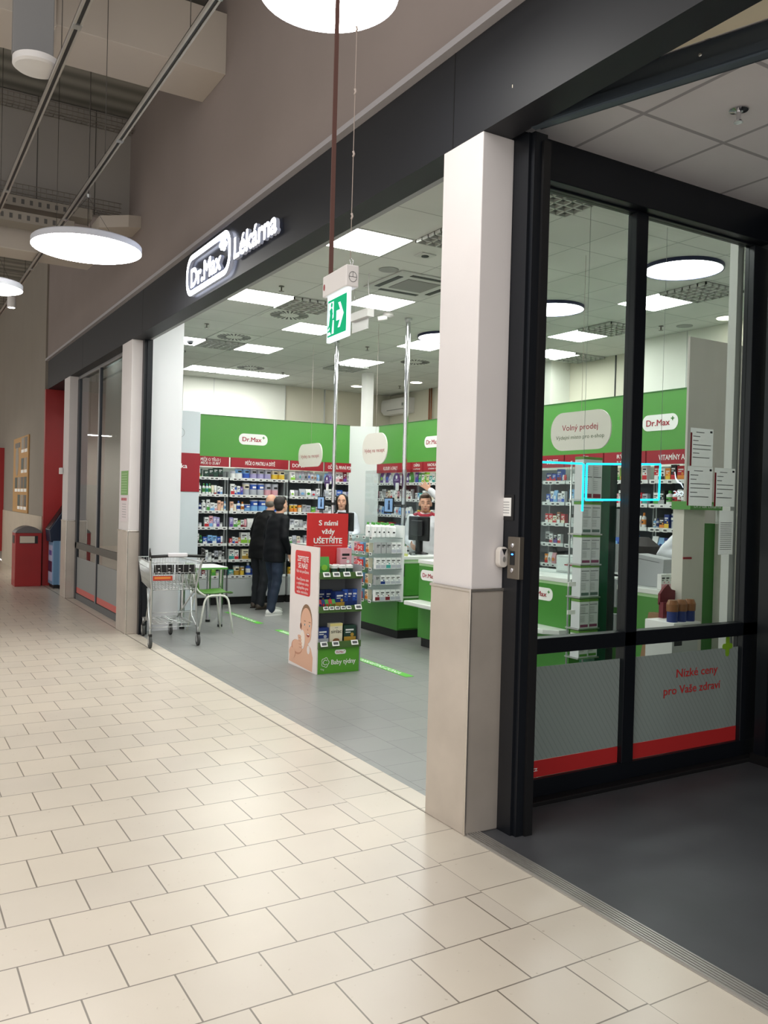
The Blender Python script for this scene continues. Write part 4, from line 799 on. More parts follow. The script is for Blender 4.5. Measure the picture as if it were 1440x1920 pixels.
pole('thin chrome pole seen behind the glass beside the round lamp', 5.51, 5.08, 0.0)
scr = glow('tablet_screen', '#8fb2d8', 0.7)
def pole_kit(y, who):
    t = thing('tablet', 'small portrait tablet clamped to the chrome pole ' + who, 'tablet', (5.56, y + 0.2, 1.47)); o = t.location
    MB(o).box(5.55, 5.565, y + 0.10, y + 0.33, 1.455, 1.655, blackm).build('casing', t, bevel=0.004)
    MB(o).box(5.548, 5.55, y + 0.12, y + 0.31, 1.475, 1.64, scr).build('screen', t)
    mb = MB(o); mb.disc((5.5475, y + 0.20, 1.60), NY, Z, 0.02, 0.02, 0.0006, dark, 12); mb.poly([(5.5475, y + 0.23, 1.50), (5.5475, y + 0.17, 1.50), (5.5475, y + 0.18, 1.58), (5.5475, y + 0.22, 1.58)], NX, 0.0006, mat('screen_blue', '#27466e', 0.5)); mb.build('picture', t)
    mb = MB(o); mb.tube([(5.565, y + 0.2, 1.55), (5.60, y + 0.1, 1.55), (5.64, y, 1.55)], 0.012, blackm, 8); mb.lathe((5.64, y, 1.53), [(0.037, 0), (0.037, 0.04)], blackm, 16); mb.build('clamp_arm', t)
    t = thing('queue_sign', 'purple oval card with white label hanging on the chrome pole ' + who, 'sign', (5.55, y, 1.85)); o = t.location; q = y + 0.03
    MB(o).disc((5.55, q, 1.87), NY, Z, 0.085, 0.095, 0.004, mat('oval_purple', '#4f3570', 0.5), 28).build('card', t)
    mb = MB(o); mb.rrect((5.545, q, 1.91), NY, Z, 0.04, 0.04, 0.008, 0.001, wht, 3); mb.rrect((5.545, q, 1.875), NY, Z, 0.10, 0.008, 0.002, 0.001, mat('pale_lilac', '#b9a9cf', 0.5), 2); mb.build('symbol', t)
    mb = MB(o); mb.rrect((5.545, q - 0.02, 1.79), NY, Z, 0.075, 0.10, 0.01, 0.002, wht, 3); mb.build('white_label', t); MB(o).tube([(5.554, y, 1.955), (5.60, y, 1.958), (5.612, y, 1.94)], 0.003, blackm, 6).build('clip', t)
pole_kit(10.9, 'behind the red board'); pole_kit(8.98, 'by the waving pharmacist')
t = thing('tablet', 'dark screen bracket on the pole behind the first pane', 'tablet', (5.5, 5.2, 1.3)); MB(t.location).box(5.47, 5.50, 5.02, 5.16, 1.30, 1.62, blackm).build('casing', t)
hs = mat('hanging_sign', '#dcd8d0', 0.5)
def rsign(label, y0, y1, z0, z1, lines, x=5.5):
    t = thing('hanging_sign', label, 'sign', (x, (y0+y1)/2, (z0+z1)/2)); o = t.location; c = Vector((x, (y0+y1)/2, (z0+z1)/2)); w, h = y1 - y0, z1 - z0
    MB(o).rrect(c, NY, Z, w, h, h*0.45, 0.012, hs, 8).build('board', t); mb = MB(o)
    for s, dz, hh, ww, m_ in lines: mb.text(s, c + Z*dz, NY, Z, hh, m_, w=ww, lift=0.012)
    mb.build('lettering', t)
    MB(o).tube([(x + 0.006, (y0+y1)/2, z1), (x + 0.006, (y0+y1)/2, 3.9)], 0.002, wr, 5).build('wire', t)
rsign('rounded white sign reading Vydej na recept in front of the red category signs'.replace('Vydej na recept', 'prescriptions'), 11.0, 11.80, 2.09, 2.435, [('Výdej na recept', -0.01, 0.052, 0.62, ptxt)])
rsign('rounded white prescriptions sign in front of the white corner panel', 9.17, 9.80, 2.08, 2.485, [('Výdej na recept', -0.02, 0.05, 0.52, ptxt)])
rsign('large rounded white over-the-counter sign seen through the first pane', 5.36, 6.13, 2.12, 2.475, [('Volný prodej', 0.035, 0.055, 0.46, ptxt), ('Výdejní místo pro e-shop', -0.055, 0.036, 0.62, mat('print_olive', '#5d6b52', 0.5))])
def screen(label, y0, y1, z0, z1, x=5.49):
    t = thing('plexiglass_screen', label, 'screen', (x, (y0+y1)/2, z0)); o = t.location
    MB(o).box(x, x + 0.005, y0, y1, z0, z1, plexi).build('sheet', t)
    mb = MB(o)
    for q in (y0 + 0.08, y1 - 0.1): mb.box(x - 0.02, x + 0.03, q, q + 0.04, z0 - 0.001, z0 + 0.03, zinc)
    mb.build('clamp', t)
screen('clear protective screen standing on the counter beside the waving pharmacist', 8.42, 9.70, 0.967, 2.0)
screen('clear protective screen on the counter behind the white column', 6.80, 7.85, 0.967, 2.0)
screen('clear protective screen on the counter behind the first pane', 5.55, 6.55, 0.967, 2.0)
def monitor(label, y, z, x=5.72, w=0.36, h=0.30, rz=0.15):
    t = thing('monitor', label, 'monitor', (x, y, 0.966), rz); o = Vector((0, 0, 0))
    MB().box(-0.02, 0.02, -w/2, w/2, z - 0.966, z - 0.966 + h, blackm).build('screen_housing', t, bevel=0.01)
    MB().box(-0.055, -0.02, -w*0.28, w*0.28, z - 0.966 + 0.06, z - 0.966 + h - 0.05, mat('monitor_back', '#1c1c1f', 0.5)).build('back_shell', t, bevel=0.01)
    MB().box(-0.02, 0.03, -0.04, 0.04, 0.02, z - 0.966 + 0.02, blackm).build('neck', t); MB().lathe((0, 0, 0), [(0.12, 0.001), (0.12, 0.012), (0.05, 0.03)], blackm, 20).build('foot', t)
monitor('black monitor seen from behind in front of the waving pharmacist', 8.73, 1.13)
t = thing('service_counter', 'green service counter under the first chrome pole hidden by the display', 'counter', (5.2, 10.6, 0)); o = t.location
MB(o).box(5.2, 5.85, 9.85, 11.2, 0.1, 0.9, greend).build('body', t); MB(o).box(5.19, 5.87, 9.84, 11.21, 0.9, 0.965, topm).build('worktop', t); MB(o).box(5.23, 5.8, 9.9, 11.1, 0, 0.1, blackm).build('kick_board', t)
monitor('black monitor hiding the chin of the dark-haired pharmacist', 10.80, 1.16, x=5.80, h=0.27)
t = thing('card_terminal', 'grey payment terminal and cloth heap beside the black monitor base', 'terminal', (5.45, 8.62, 0.966)); o = t.location
MB(o).box(5.36, 5.44, 8.55, 8.75, 0.967, 1.05, mat('terminal_dark', '#1f2022', 0.5)).build('base', t, bevel=0.02)
t = thing('notice_card', 'white folded card with yellow sticker standing on the counter', 'card', (5.36, 8.47, 0.966)); o = t.location
MB(o).box(5.33, 5.34, 8.40, 8.54, 0.967, 1.08, wht).build('card', t); MB(o).box(5.325, 5.33, 8.36, 8.46, 0.967, 0.995, mat('sticker_yellow', '#cdd07a', 0.5)).build('sticker', t)
t = thing('pump_bottle', 'dark slim dispenser bottle on the counter beside the column', 'bottle', (5.42, 8.40-0.55, 0.966)); o = t.location
MB(o).lathe(o, [(0.03, 0.001), (0.032, 0.02), (0.026, 0.10), (0.012, 0.125)], dark, 14).build('bottle_body', t); MB(o).lathe(o, [(0.014, 0.125), (0.014, 0.16), (0.022, 0.162), (0.022, 0.172)], dark, 12).build('pump_head', t)
# clear shelf stand beside the first counter
t = thing('shelf_stand', 'clear acrylic shelf stand with white side attached to the green counter', 'stand', (5.0, 8.6, 0.0)); o = t.location
acr = glassy('acrylic', '#e6eeec', 1.2, '#e8eeee', 0.12)
SZ = [1.19, 1.01, 0.835, 0.655, 0.47]
MB(o).box(5.165, 5.19, 8.22, 9.02, 0.45, 1.33, mat('stand_white', '#dfe3e3', 0.4)).build('side_panel', t)
MB(o).box(4.80, 5.165, 9.00, 9.02, 0.47, 1.2, acr).build('back_sheet', t)
for z in SZ:
    MB(o).box(4.80, 5.165, 8.22, 9.0, z - 0.008, z, acr).build('shelf', t)
    for k in range(5):
        g = price_tag(t, 0, 0, 0); g.location = Vector((4.79, 8.30 + k*0.16, z - 0.005)) - o; g.rotation_euler = (0, 0, -PI/2)
for k in range(8): put('cap', 0.052, 0.17, 'white', 'green', (4.84 + (k % 4)*0.06, 8.30 + (k // 4)*0.14, SZ[0] + 0.001), 0, 'white green-capped bottle, %s from the aisle in the %s row' % (ORD[k % 4 + 1], ('front', 'rear')[k // 4]), 'bottles on the clear stand')
for k in range(2): put('cap', 0.085, 0.16, 'white', 'green', (5.08, 8.28 + k*0.15, SZ[0] + 0.001), 0, 'wide white bottle with green cap %s on the clear stand' % ('nearest the front', 'behind the front one')[k], 'bottles on the clear stand')
for si, cs in ((1, ('grey', 'grey', 'grey', 'white', 'white')), (2, ('white', 'white', 'teal', 'white', 'white')), (3, ('grey', 'dblue', 'white', 'white', 'white')), (4, ('maroon', 'white', 'maroon', 'white', 'white'))):
    for k in range(5): put('box', 0.062, 0.125 if si != 3 else 0.105, 'white' if cs[k] != 'grey' else 'grey', cs[k] if cs[k] != 'white' else 'silver', (4.86 + k*0.068, 8.245, SZ[si] + 0.001), 0,
        '%s carton, %s from the aisle, %s tier, clear stand' % ('white and ' + cw(cs[k]) if cs[k] not in ('white', 'grey') else 'plain ' + cs[k], ORD[k + 1], ORD[si + 1]), 'cartons on the clear stand')
    for k in range(4): put('box', 0.07, 0.11, ('cream', 'lblue', 'pink', 'white')[k], ('orange', 'white', 'red', 'blue')[k], (4.83, 8.45 + k*0.14, SZ[si] + 0.001), -PI/2, '%s carton facing the aisle, %s inwards, %s tier, clear stand' % (cw(('cream', 'lblue', 'pink', 'white')[k]), ORD[k + 1], ORD[si + 1]), 'cartons on the clear stand')
    tt = thing('offer_card', 'red and white offer card on the %s tier of the clear stand' % ORD[si + 1], 'card', (4.775, 8.5, SZ[si])); oo = tt.location
    MB(oo).box(4.768, 4.776, 8.44, 8.58, SZ[si] + 0.015, SZ[si] + 0.095, redd).build('card', tt); mb = MB(oo); mb.text('3=2', (4.768, 8.51, SZ[si] + 0.055), NY, Z, 0.045, wht, w=0.10, bold=0.02); mb.build('lettering', tt)

# brochure stand and dark green pillar behind the glass
t = thing('brochure_stand', 'tall brochure stand with boxed leaflet stacks behind the first pane', 'stand', (5.0, 5.2, 0)); o = t.location
MB(o).box(4.93, 5.14, 5.17, 5.27, 0.0, 0.02, grey).build('foot', t)
for q in (4.94, 5.125): MB(o).tube([(q, 5.25, 0.02), (q, 5.25, 1.98)], 0.008, zinc, 8).build('upright', t)
def leaflet(z, h, band, k, w=0.105, x=4.93):
    for j in range(2):
        xx = x + j*0.112
        p = thing('leaflet_box', 'upright leaflet box with %s band, %s tier from the top, %s' % (band, ORD[k], ('aisle side', 'pillar side')[j]), 'leaflets', (xx + w/2, 5.12, z)); oo = p.location; c = {'plum': '#7d3b5e', 'crimson': '#7c2439', 'grey green': '#566b66', 'green': '#4d8a36'}[band]
        MB(oo).box(xx, xx + w, 5.10 + j*0.01, 5.20, z, z + h, mat('leaflet_white', '#d3d7da', 0.5)).build('stack', p)
        mb = MB(oo); e = 5.10 + j*0.01
        mb.box(xx + 0.01, xx + w - 0.01, e - 0.001, e, z + h*0.88, z + h*0.90, dark); mb.box(xx + 0.01, xx + w - 0.01, e - 0.001, e, z + h*0.56, z + h*0.575, dark)
        for q in range(5): mb.box(xx + 0.01, xx + w*0.6, e - 0.001, e, z + h*(0.62 + q*0.045), z + h*(0.62 + q*0.045) + 0.003, grey); mb.box(xx + 0.01, xx + w*0.55, e - 0.001, e, z + h*(0.25 + q*0.05), z + h*(0.25 + q*0.05) + 0.003, grey)
        mb.box(xx + 0.01, xx + w - 0.01, e - 0.001, e, z + h*0.05, z + h*0.15, mat('band_' + band.replace(' ', '_'), c, 0.5)); mb.build('print', p)
        MB(oo).box(xx - 0.002, xx + w + 0.002, e, 5.2, z + h, z + h + 0.022, mat('leaflet_green', '#5e8f3c', 0.5)).build('green_lid', p)
for k, (z, h, b_) in enumerate(((1.66, 0.33, 'crimson'), (1.38, 0.24, 'grey green'), (1.13, 0.22, 'plum'), (0.86, 0.24, 'grey green'), (0.60, 0.22, 'plum'), (0.36, 0.20, 'green'))): 
    MB(o).box(4.925, 5.16, 5.10, 5.26, z - 0.012, z - 0.001, zinc).build('tray', t); leaflet(z, h, b_, k + 1)
t = thing('green_pillar', 'dark green narrow display pillar beside the brochure stand', 'pillar', (5.3, 5.2, 0)); o = t.location
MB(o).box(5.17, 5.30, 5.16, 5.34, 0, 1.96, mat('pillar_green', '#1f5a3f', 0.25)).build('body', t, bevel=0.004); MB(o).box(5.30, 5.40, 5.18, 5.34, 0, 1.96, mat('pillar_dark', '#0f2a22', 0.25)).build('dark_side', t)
for z in (1.35, 1.05, 0.75, 0.45): MB(o).box(5.405, 5.45, 5.16, 5.24, z, z + 0.24, mat('leaflet_white')).build('leaflet_slot', t)
t = thing('tag_bracket', 'pair of white price cards sticking out of the brochure stand', 'price card', (4.88, 5.15, 0.7)); o = t.location
for z in (0.72, 0.95): MB(o).box(4.82, 4.90, 5.12, 5.13, z, z + 0.035, tagm).build('card', t)
# items on the counter behind the glass
t = thing('drawer_box', 'small white drawer unit on the counter behind the first pane', 'drawers', (5.5, 5.95, 0.966)); o = t.location
MB(o).box(5.62, 5.95, 5.75, 6.15, 0.967, 1.13, white).build('body', t, bevel=0.004); dr = MB(o).box(5.612, 5.62, 5.77, 6.13, 0.985, 1.11, wht).build('drawer', t, bevel=0.003); MB(o).box(5.605, 5.612, 5.90, 6.02, 1.04, 1.05, ptxt).build('handle', dr)
t = thing('carton_box', 'grey white carton leaning on the counter behind the second pane', 'box', (5.5, 4.85, 0.966)); o = t.location
mb = MB(o); mb.add([(5.4, 4.67, 0.967), (5.4, 5.02, 0.967), (5.62, 5.02, 0.967), (5.62, 4.67, 0.967), (5.45, 4.70, 1.19), (5.45, 5.00, 1.22), (5.60, 5.0, 1.22), (5.60, 4.70, 1.19)], [(0, 3, 2, 1), (4, 5, 6, 7), (0, 1, 5, 4), (1, 2, 6, 5), (2, 3, 7, 6), (3, 0, 4, 7)], mat('carton_grey', '#b9bcc0', 0.5)); mb.build('body', t)
mb = MB(o)
for k in range(5): mb.add([(5.442, 4.74, 1.16 - k*0.012), (5.442, 4.96, 1.18 - k*0.012), (5.441, 4.96, 1.184 - k*0.012), (5.441, 4.74, 1.164 - k*0.012)], [(0, 1, 2, 3), (3, 2, 1, 0)], grey)
mb.build('print', t)
t = thing('cable', 'black looped cable lying beside the leaning carton', 'cable', (5.35, 4.98, 0.966)); o = t.location
MB(o).tube([(5.34 + 0.03*math.sin(a), 4.97 + 0.06*math.cos(a), 0.975 + 0.03*(1 + math.sin(a))) for a in [k*PI/7 for k in range(12)]], 0.004, blackm, 6).build('cord', t)
t = thing('chair_cover', 'dark coat draped behind the counter next to the mullion', 'coat', (6.1, 5.5, 0)); o = t.location
mb = MB(o); mb.lathe((6.15, 5.55, 0), [(0.20, 0.02), (0.19, 0.5), (0.18, 1.0), (0.15, 1.25), (0.05, 1.33)], mat('coat_dark', '#34302f', 0.8, vary=0.1), 16); mb.build('cloth', t)
# boxes by the counter end
crd = mat('cardboard', '#8a6a4c', 0.7, vary=0.06)
t = thing('paper_bag', 'brown paper bag leaning by the counter behind the second pane', 'bag', (5.08, 4.35, 0)); o = t.location
mb = MB(o); mb.add([(5.04, 4.32, 0), (5.04, 4.64, 0), (5.19, 4.64, 0), (5.19, 4.32, 0), (5.11, 4.34, 0.80), (5.11, 4.54, 0.80), (5.17, 4.54, 0.80), (5.17, 4.34, 0.80)], [(0, 3, 2, 1), (4, 5, 6, 7), (0, 1, 5, 4), (1, 2, 6, 5), (2, 3, 7, 6), (3, 0, 4, 7)], crd); mb.build('body', t)
t = thing('bottle_carton', 'brown topped open carton of dark blue bottles on the white boxes', 'box', (4.92, 4.2, 0.76)); o = t.location
MB(o).box(4.76, 5.04, 4.0, 4.26, 0.735, 0.805, wht).build('tray', t, bevel=0.003)
for k in range(3):
    b_ = MB(o).lathe((4.81 + k*0.09, 4.06, 0.80), [(0.035, 0), (0.037, 0.01), (0.037, 0.08)], pm('dblue'), 14).build('bottle', t)
    MB(o).lathe((4.81 + k*0.09, 4.06, 0.88), [(0.041, 0), (0.043, 0.05), (0.03, 0.08)], mat('wrap_brown', '#8b5a35', 0.3), 14).build('wrap', b_).location = (0, 0, 0)
mb = MB(o); mb.poly([(4.90, 4.25, 0.90), (5.06, 4.25, 0.90), (5.06, 4.25, 1.0), (5.02, 4.25, 1.01), (4.98, 4.25, 1.05), (4.94, 4.25, 1.02), (4.90, 4.25, 0.98)], Y, 0.02, mat('wine_red', '#6d1424', 0.4)); mb.build('red_card', t)
MB(o).box(4.90, 5.06, 4.22, 4.26, 0.80, 0.92, MATS['wine_red']).build('red_card_base', t)
for k, (x, y, z0, z1) in enumerate(((4.75, 4.01, 0.0, 0.36), (4.765, 4.015, 0.361, 0.732))):
    t = thing('parcel', ('lower', 'upper')[k] + ' white parcel box of the stack behind the second pane', 'box', (x + 0.14, y + 0.12, z0)); o = t.location
    MB(o).box(x, x + 0.27, y, y + 0.24, z0, z1, mat('parcel_white', '#c9ccca', 0.6)).build('body', t, bevel=0.004); mb = MB(o); mb.box(x + 0.02, x + 0.1, y - 0.001, y, z1 - 0.09, z1 - 0.03, dark); mb.build('print', t)
# white promotional stand, post and tall wall panel at the right of the glazed view
t = thing('promo_stand', 'white promotional stand with green header and green slot behind the second pane', 'stand', (5.2, 4.25, 0)); o = t.location
MB(o).box(5.07, 5.30, 4.20, 4.30, 0, 1.60, mat('promo_white', '#d9d6cc', 0.5)).build('left_board', t).location = (0, 0, 0)
MB(o).box(5.30, 5.42, 4.20, 4.30, 0, 1.50, mat('promo_green', '#3c7d33', 0.4)).build('green_panel', t); MB(o).box(5.42, 5.47, 4.14, 4.30, 0, 1.50, MATS['promo_white']).build('edge_board', t)
MB(o).box(5.05, 5.47, 4.13, 4.30, 1.60, 1.66, green).build('header', t); mb = MB(o); mb.text('Dr.Max Lékárna', (5.24, 4.13, 1.63), X, Z, 0.03, wht, w=0.30); mb.build('lettering', t)
MB(o).box(5.07, 5.16, 4.193, 4.20, 1.235, 1.25, redb).build('red_strip', t)
t = thing('white_post', 'round white roll standing upright beside the green slotted stand', 'roll', (5.57, 4.22, 0)); MB(t.location).lathe((5.57, 4.22, 0), [(0.075, 0), (0.075, 1.60), (0.03, 1.60)], mat('post_white', '#c9cbc8', 0.5), 24).build('tube', t)
slab('trim_glass_jamb', 4.74, 4.80, 3.56, 3.62, 0, 3.89, mat('post_white'))
slab('wall_panel_right', 5.565, 7.2, 4.60, 4.62, 0, 2.99, mat('panel_offwhite', '#cfc9c6', 0.6))
# small white cartons beside the staff member
for k in range(5): put('box', 0.05, 0.12, 'white', 'pink', (5.29 + k*0.05, 4.9 - 0.34, 0.967), 0, 'thin white and pink carton, %s in the row on the far counter' % ORD[k + 1], 'cartons on the far counter')
paperm = bpy.data.materials.new('thin_paper'); paperm.use_nodes = True; nt = paperm.node_tree; nt.nodes.clear()
o_ = nt.nodes.new('ShaderNodeOutputMaterial'); a_ = nt.nodes.new('ShaderNodeBsdfDiffuse'); b_ = nt.nodes.new('ShaderNodeBsdfTranslucent'); c_ = nt.nodes.new('ShaderNodeMixShader'); c_.inputs[0].default_value = 0.6
a_.inputs[0].default_value = lin('#f0f0f0'); b_.inputs[0].default_value = lin('#f4f4f4'); nt.links.new(a_.outputs[0], c_.inputs[1]); nt.links.new(b_.outputs[0], c_.inputs[2]); nt.links.new(c_.outputs[0], o_.inputs[0])
# certificates taped on the inside of the glass
def cert(x0, x1, z0, z1, label):
    t = thing('certificate', label, 'paper', ((x0+x1)/2, 3.51, z0)); o = t.location
    MB(o).box(x0, x1, 3.505, 3.5055, z0, z1, paperm).build('sheet', t); e = 3.5045
    MB(o).box(x0, x0 + 0.014, 3.5035, 3.505, z0, z1 - 0.03, redb).build('red_stripe', t); mb = MB(o)
    for k, (a, b) in enumerate(((0.25, 0.6), (0.12, 0.42), (0.12, 0.35), (0.12, 0.9), (0.12, 0.9), (0.12, 0.4), (0.12, 0.85))):
        zz = z1 - (z1 - z0)*(0.12 + k*0.11); mb.box(x0 + (x1-x0)*a, x0 + (x1-x0)*b, 3.5042, 3.505, zz, zz + 0.005, grey)
    mb.box(x1 - 0.03, x1 - 0.01, 3.5042, 3.505, z1 - 0.025, z1 - 0.012, dark); mb.build('print', t)
cert(4.268, 4.48, 1.87, 2.105, 'upper white certificate taped to the glass'); cert(4.252, 4.485, 1.625, 1.868, 'lower white certificate taped below the upper one'); cert(4.505, 4.705, 1.625, 1.868, 'white certificate taped next to the lower one by the stile')
t = thing('text_notice', 'long pale notice of fine print on the glass below the certificates', 'paper', (4.66, 3.51, 1.2)); o = t.location
MB(o).box(4.56, 4.70, 3.505, 3.5055, 1.32, 1.60, paperm).build('sheet', t); mb = MB(o)
for k in range(14): mb.box(4.575, 4.685, 3.5042, 3.505, 1.52 - k*0.013, 1.524 - k*0.013, grey)
mb.build('print', t)
# light-blue tube frame of the window sign; lit letters and swoosh imitate a reflection
t = thing('neon_sign', 'light blue glowing line frame hanging inside the glass with letters imitating a reflection', 'neon sign', (3.7, 3.56, 1.7)); o = t.location
cy = glow('cyan_tube', '#22c8ff', 2.2); yy = 3.55
def seg(a, b): MB(o).tube([a, b], 0.006, cy, 8).build('light_tube', t)
seg((2.80, yy, 1.835), (3.42, yy, 1.845)); seg((3.43, yy, 1.845), (3.43, yy, 1.575)); seg((3.455, yy, 1.845), (4.06, yy, 1.87)); seg((4.06, yy, 1.87), (4.055, yy, 1.655)); seg((4.055, yy, 1.655), (3.455, yy, 1.64)); seg((3.455, yy, 1.64), (3.455, yy, 1.845))
mb = MB(o); wl = glow('letters_reflection', '#d9ecff', 1.3); mb.text('OEC', (4.23, yy, 1.70), NX, Z, 0.028, wl, w=0.09, bold=0.02)
mb.build('lettering', t)
MB(o).tube([(4.19, yy, 1.83), (4.20, yy, 1.79), (4.22, yy, 1.77), (4.25, yy, 1.76), (4.27, yy, 1.735)], [0.002, 0.004, 0.005, 0.004, 0.002], wl, 6).build('reflected_swoosh', t)
MB(o).tube([(3.43, yy, 1.87), (3.43, yy, 3.30)], 0.0015, zinc, 4).build('hanging_wire', t)
MB(o).tube([(4.06, yy, 1.87), (4.06, yy, 3.30)], 0.0015, zinc, 4).build('hanging_wire', t)

# ---------------------------------------------------------------- promotional floor display
t = thing('floor_display', 'cardboard floor display with baby picture on its white side', 'display stand', (3.68, 7.24, 0)); o = t.location
x0, x1, y0, y1 = 3.465, 3.90, 6.93, 7.54
dgr = mat('display_green', '#57a02f', 0.45); dsh = mat('display_shelf', '#4c6b36', 0.5); dwh = mat('display_white', '#e6dedc', 0.5)
MB(o).box(x0 - 0.012, x0, y0 - 0.005, y1, 0, 1.165, dwh).build('side_board', t)
MB(o).box(x1, x1 + 0.010, y0 - 0.005, y1, 0, 1.0, mat('display_grey', '#9a9ca3', 0.6)).build('side_board', t)
MB(o).box(x0, x1, y1 - 0.30, y1 - 0.29, 0.25, 1.0, mat('display_grey')).build('back_board', t)
MB(o).box(x0, x1, y0, y1 - 0.02, 0.0, 0.245, dgr).build('green_base', t)
for z in (0.245, 0.575, 0.885):
    MB(o).box(x0, x1 + 0.004, y0 - 0.008, y1 - 0.3, z, z + 0.02, dsh).build('shelf', t)
    mb = MB(o); mb.poly([(x0 - 0.004, y0 - 0.008, z - 0.01), (x1 + 0.006, y0 - 0.008, z - 0.01), (x1 + 0.006, y0 - 0.008, z + 0.05), (x0 - 0.004, y0 - 0.008, z + 0.05)], NY, 0.012, dsh); mb.build('green_lip', t)
    for k, xx in enumerate(((0.05, 0.17, 0.37), (0.06, 0.12, 0.18, 0.24, 0.30, 0.40), (0.06, 0.16, 0.27, 0.40))[(0.245, 0.575, 0.885).index(z)]):
        g = price_tag(t, 0, 0, 0, -0.5, 1.35 if z != 0.575 or k == 5 else 0.95); g.location = Vector((x0 + xx, y0 - 0.024, z + 0.032)) - o; g.rotation_euler = (-0.5, 0, random.uniform(-0.05, 0.05))
mb = MB(o); logo(mb, (3.70, y0 - 0.001, 0.195), X, Z, 0.115, 0.042); mb.text('Baby týdny', (3.735, y0 - 0.001, 0.105), X, Z, 0.045, wht, w=0.255, bold=0.02)
dr_ = [Vector((3.545, y0 - 0.003, 0.105)) + X*0.036*math.cos(a)*(1 + 0.12*math.cos(5*a)) + Z*0.042*math.sin(a)*(1 + 0.12*math.cos(5*a)) for a in [2*PI*k/30 for k in range(30)]]; mb.tube(dr_, 0.0025, wht, 5, closed=True)
mb.tube([Vector((3.545, y0 - 0.003, 0.105)) + X*0.02*math.cos(a) + Z*0.022*math.sin(a) for a in [0.6 + 5*k/12 for k in range(13)]], 0.003, wht, 5)
for k in range(3): mb.tube([(3.505 + k*0.012, y0 - 0.003, 0.052 - k*0.004), (3.500 + k*0.014, y0 - 0.003, 0.040 - k*0.006)], 0.0022, wht, 5)
mb.build('lettering', t)
# printed red note and baby picture on the side board (flat print)
sx = x0 - 0.0125
def SP(a, z): return Vector((sx, y1 - 0.005 - a*(y1 - y0), z))      # a: 0 rear .. 1 front
mb = MB(o); mb.rrect(SP(0.45, 0.905), NY, Z, 0.34, 0.42, 0.03, 0.0012, redd); 
for s_, z, w_, h_ in (('ZEPTEJTE', 1.04, 0.24, 0.05), ('SE NÁS!', 0.975, 0.20, 0.05), ('Rádi vám pomůžeme.', 0.92, 0.27, 0.03), ('Pomůžeme vám', 0.845, 0.26, 0.028), ('s výběrem toho', 0.805, 0.26, 0.028), ('nejlepšího pro', 0.765, 0.25, 0.028), ('vaše miminko.', 0.725, 0.25, 0.028)):
    mb.text(s_, SP(0.46, z), NY, Z, h_, wht, w=w_, bold=0.02 if h_ > 0.04 else 0.0, lift=0.0015)
mb.build('red_note', t)
skin = mat('print_skin', '#dcae94', 0.6); skd = mat('print_skin_shade', '#c68f76', 0.6); hairp = mat('print_hair', '#8a6a50', 0.6); lipp = mat('print_lips', '#9c4a40', 0.6)
mb = MB(o)
def el(a, z, ra, rz_, m, lv): mb.disc(SP(a, z) + NX*lv*0.0006, NY, Z, ra, rz_, 0.0006, m, 24)
mb.poly([SP(a, z) for a, z in ((0.02, 0.03), (0.86, 0.008), (0.87, 0.14), (0.80, 0.22), (0.62, 0.27), (0.42, 0.24), (0.20, 0.22), (0.05, 0.16))], NX, 0.0005, skin)
el(0.62, 0.455, 0.125, 0.165, hairp, 1); el(0.62, 0.43, 0.12, 0.155, skin, 2); el(0.64, 0.35, 0.098, 0.10, skin, 2.2); el(0.43, 0.40, 0.018, 0.03, skd, 2)
for a in (0.575, 0.745): el(a, 0.425, 0.017, 0.010, wht, 3); el(a, 0.425, 0.009, 0.010, dark, 3.6); el(a, 0.458, 0.022, 0.004, hairp, 3)
el(0.68, 0.385, 0.014, 0.010, skd, 3); el(0.70, 0.335, 0.032, 0.018, lipp, 3); el(0.70, 0.343, 0.022, 0.006, wht, 3.6)
el(0.50, 0.28, 0.055, 0.09, dwh, 4); el(0.50, 0.28, 0.045, 0.075, mat('print_cream', '#efe2d6', 0.6), 4.6)
el(0.30, 0.19, 0.12, 0.07, skd, 2); el(0.32, 0.20, 0.11, 0.06, skin, 3)
for k in range(4): el(0.40 + k*0.015, 0.30 - k*0.03, 0.04, 0.014, skin, 5); el(0.40 + k*0.015, 0.286 - k*0.03, 0.036, 0.004, skd, 5.6)
el(0.14, 0.12, 0.07, 0.05, skin, 5); el(0.72, 0.20, 0.03, 0.04, dwh, 3)
mb.build('baby_picture', t)
t = thing('promo_sign', 'red board reading that customers always save, standing on the floor display', 'sign', (3.68, 7.22, 0.905)); o = t.location
MB(o).box(3.46, 3.895, 7.20, 7.212, 0.91, 1.475, redd).build('board', t)
mb = MB(o)
for s_, z, w_, h_ in (('S námi', 1.385, 0.20, 0.05), ('vždy', 1.305, 0.135, 0.05), ('UŠETŘÍTE', 1.215, 0.30, 0.052)): mb.text(s_, (3.68, 7.199, z), X, Z, h_, wht, w=w_, bold=0.035)
mb.box(3.53, 3.83, 7.1985, 7.2, 1.165, 1.168, wht); mb.build('lettering', t)
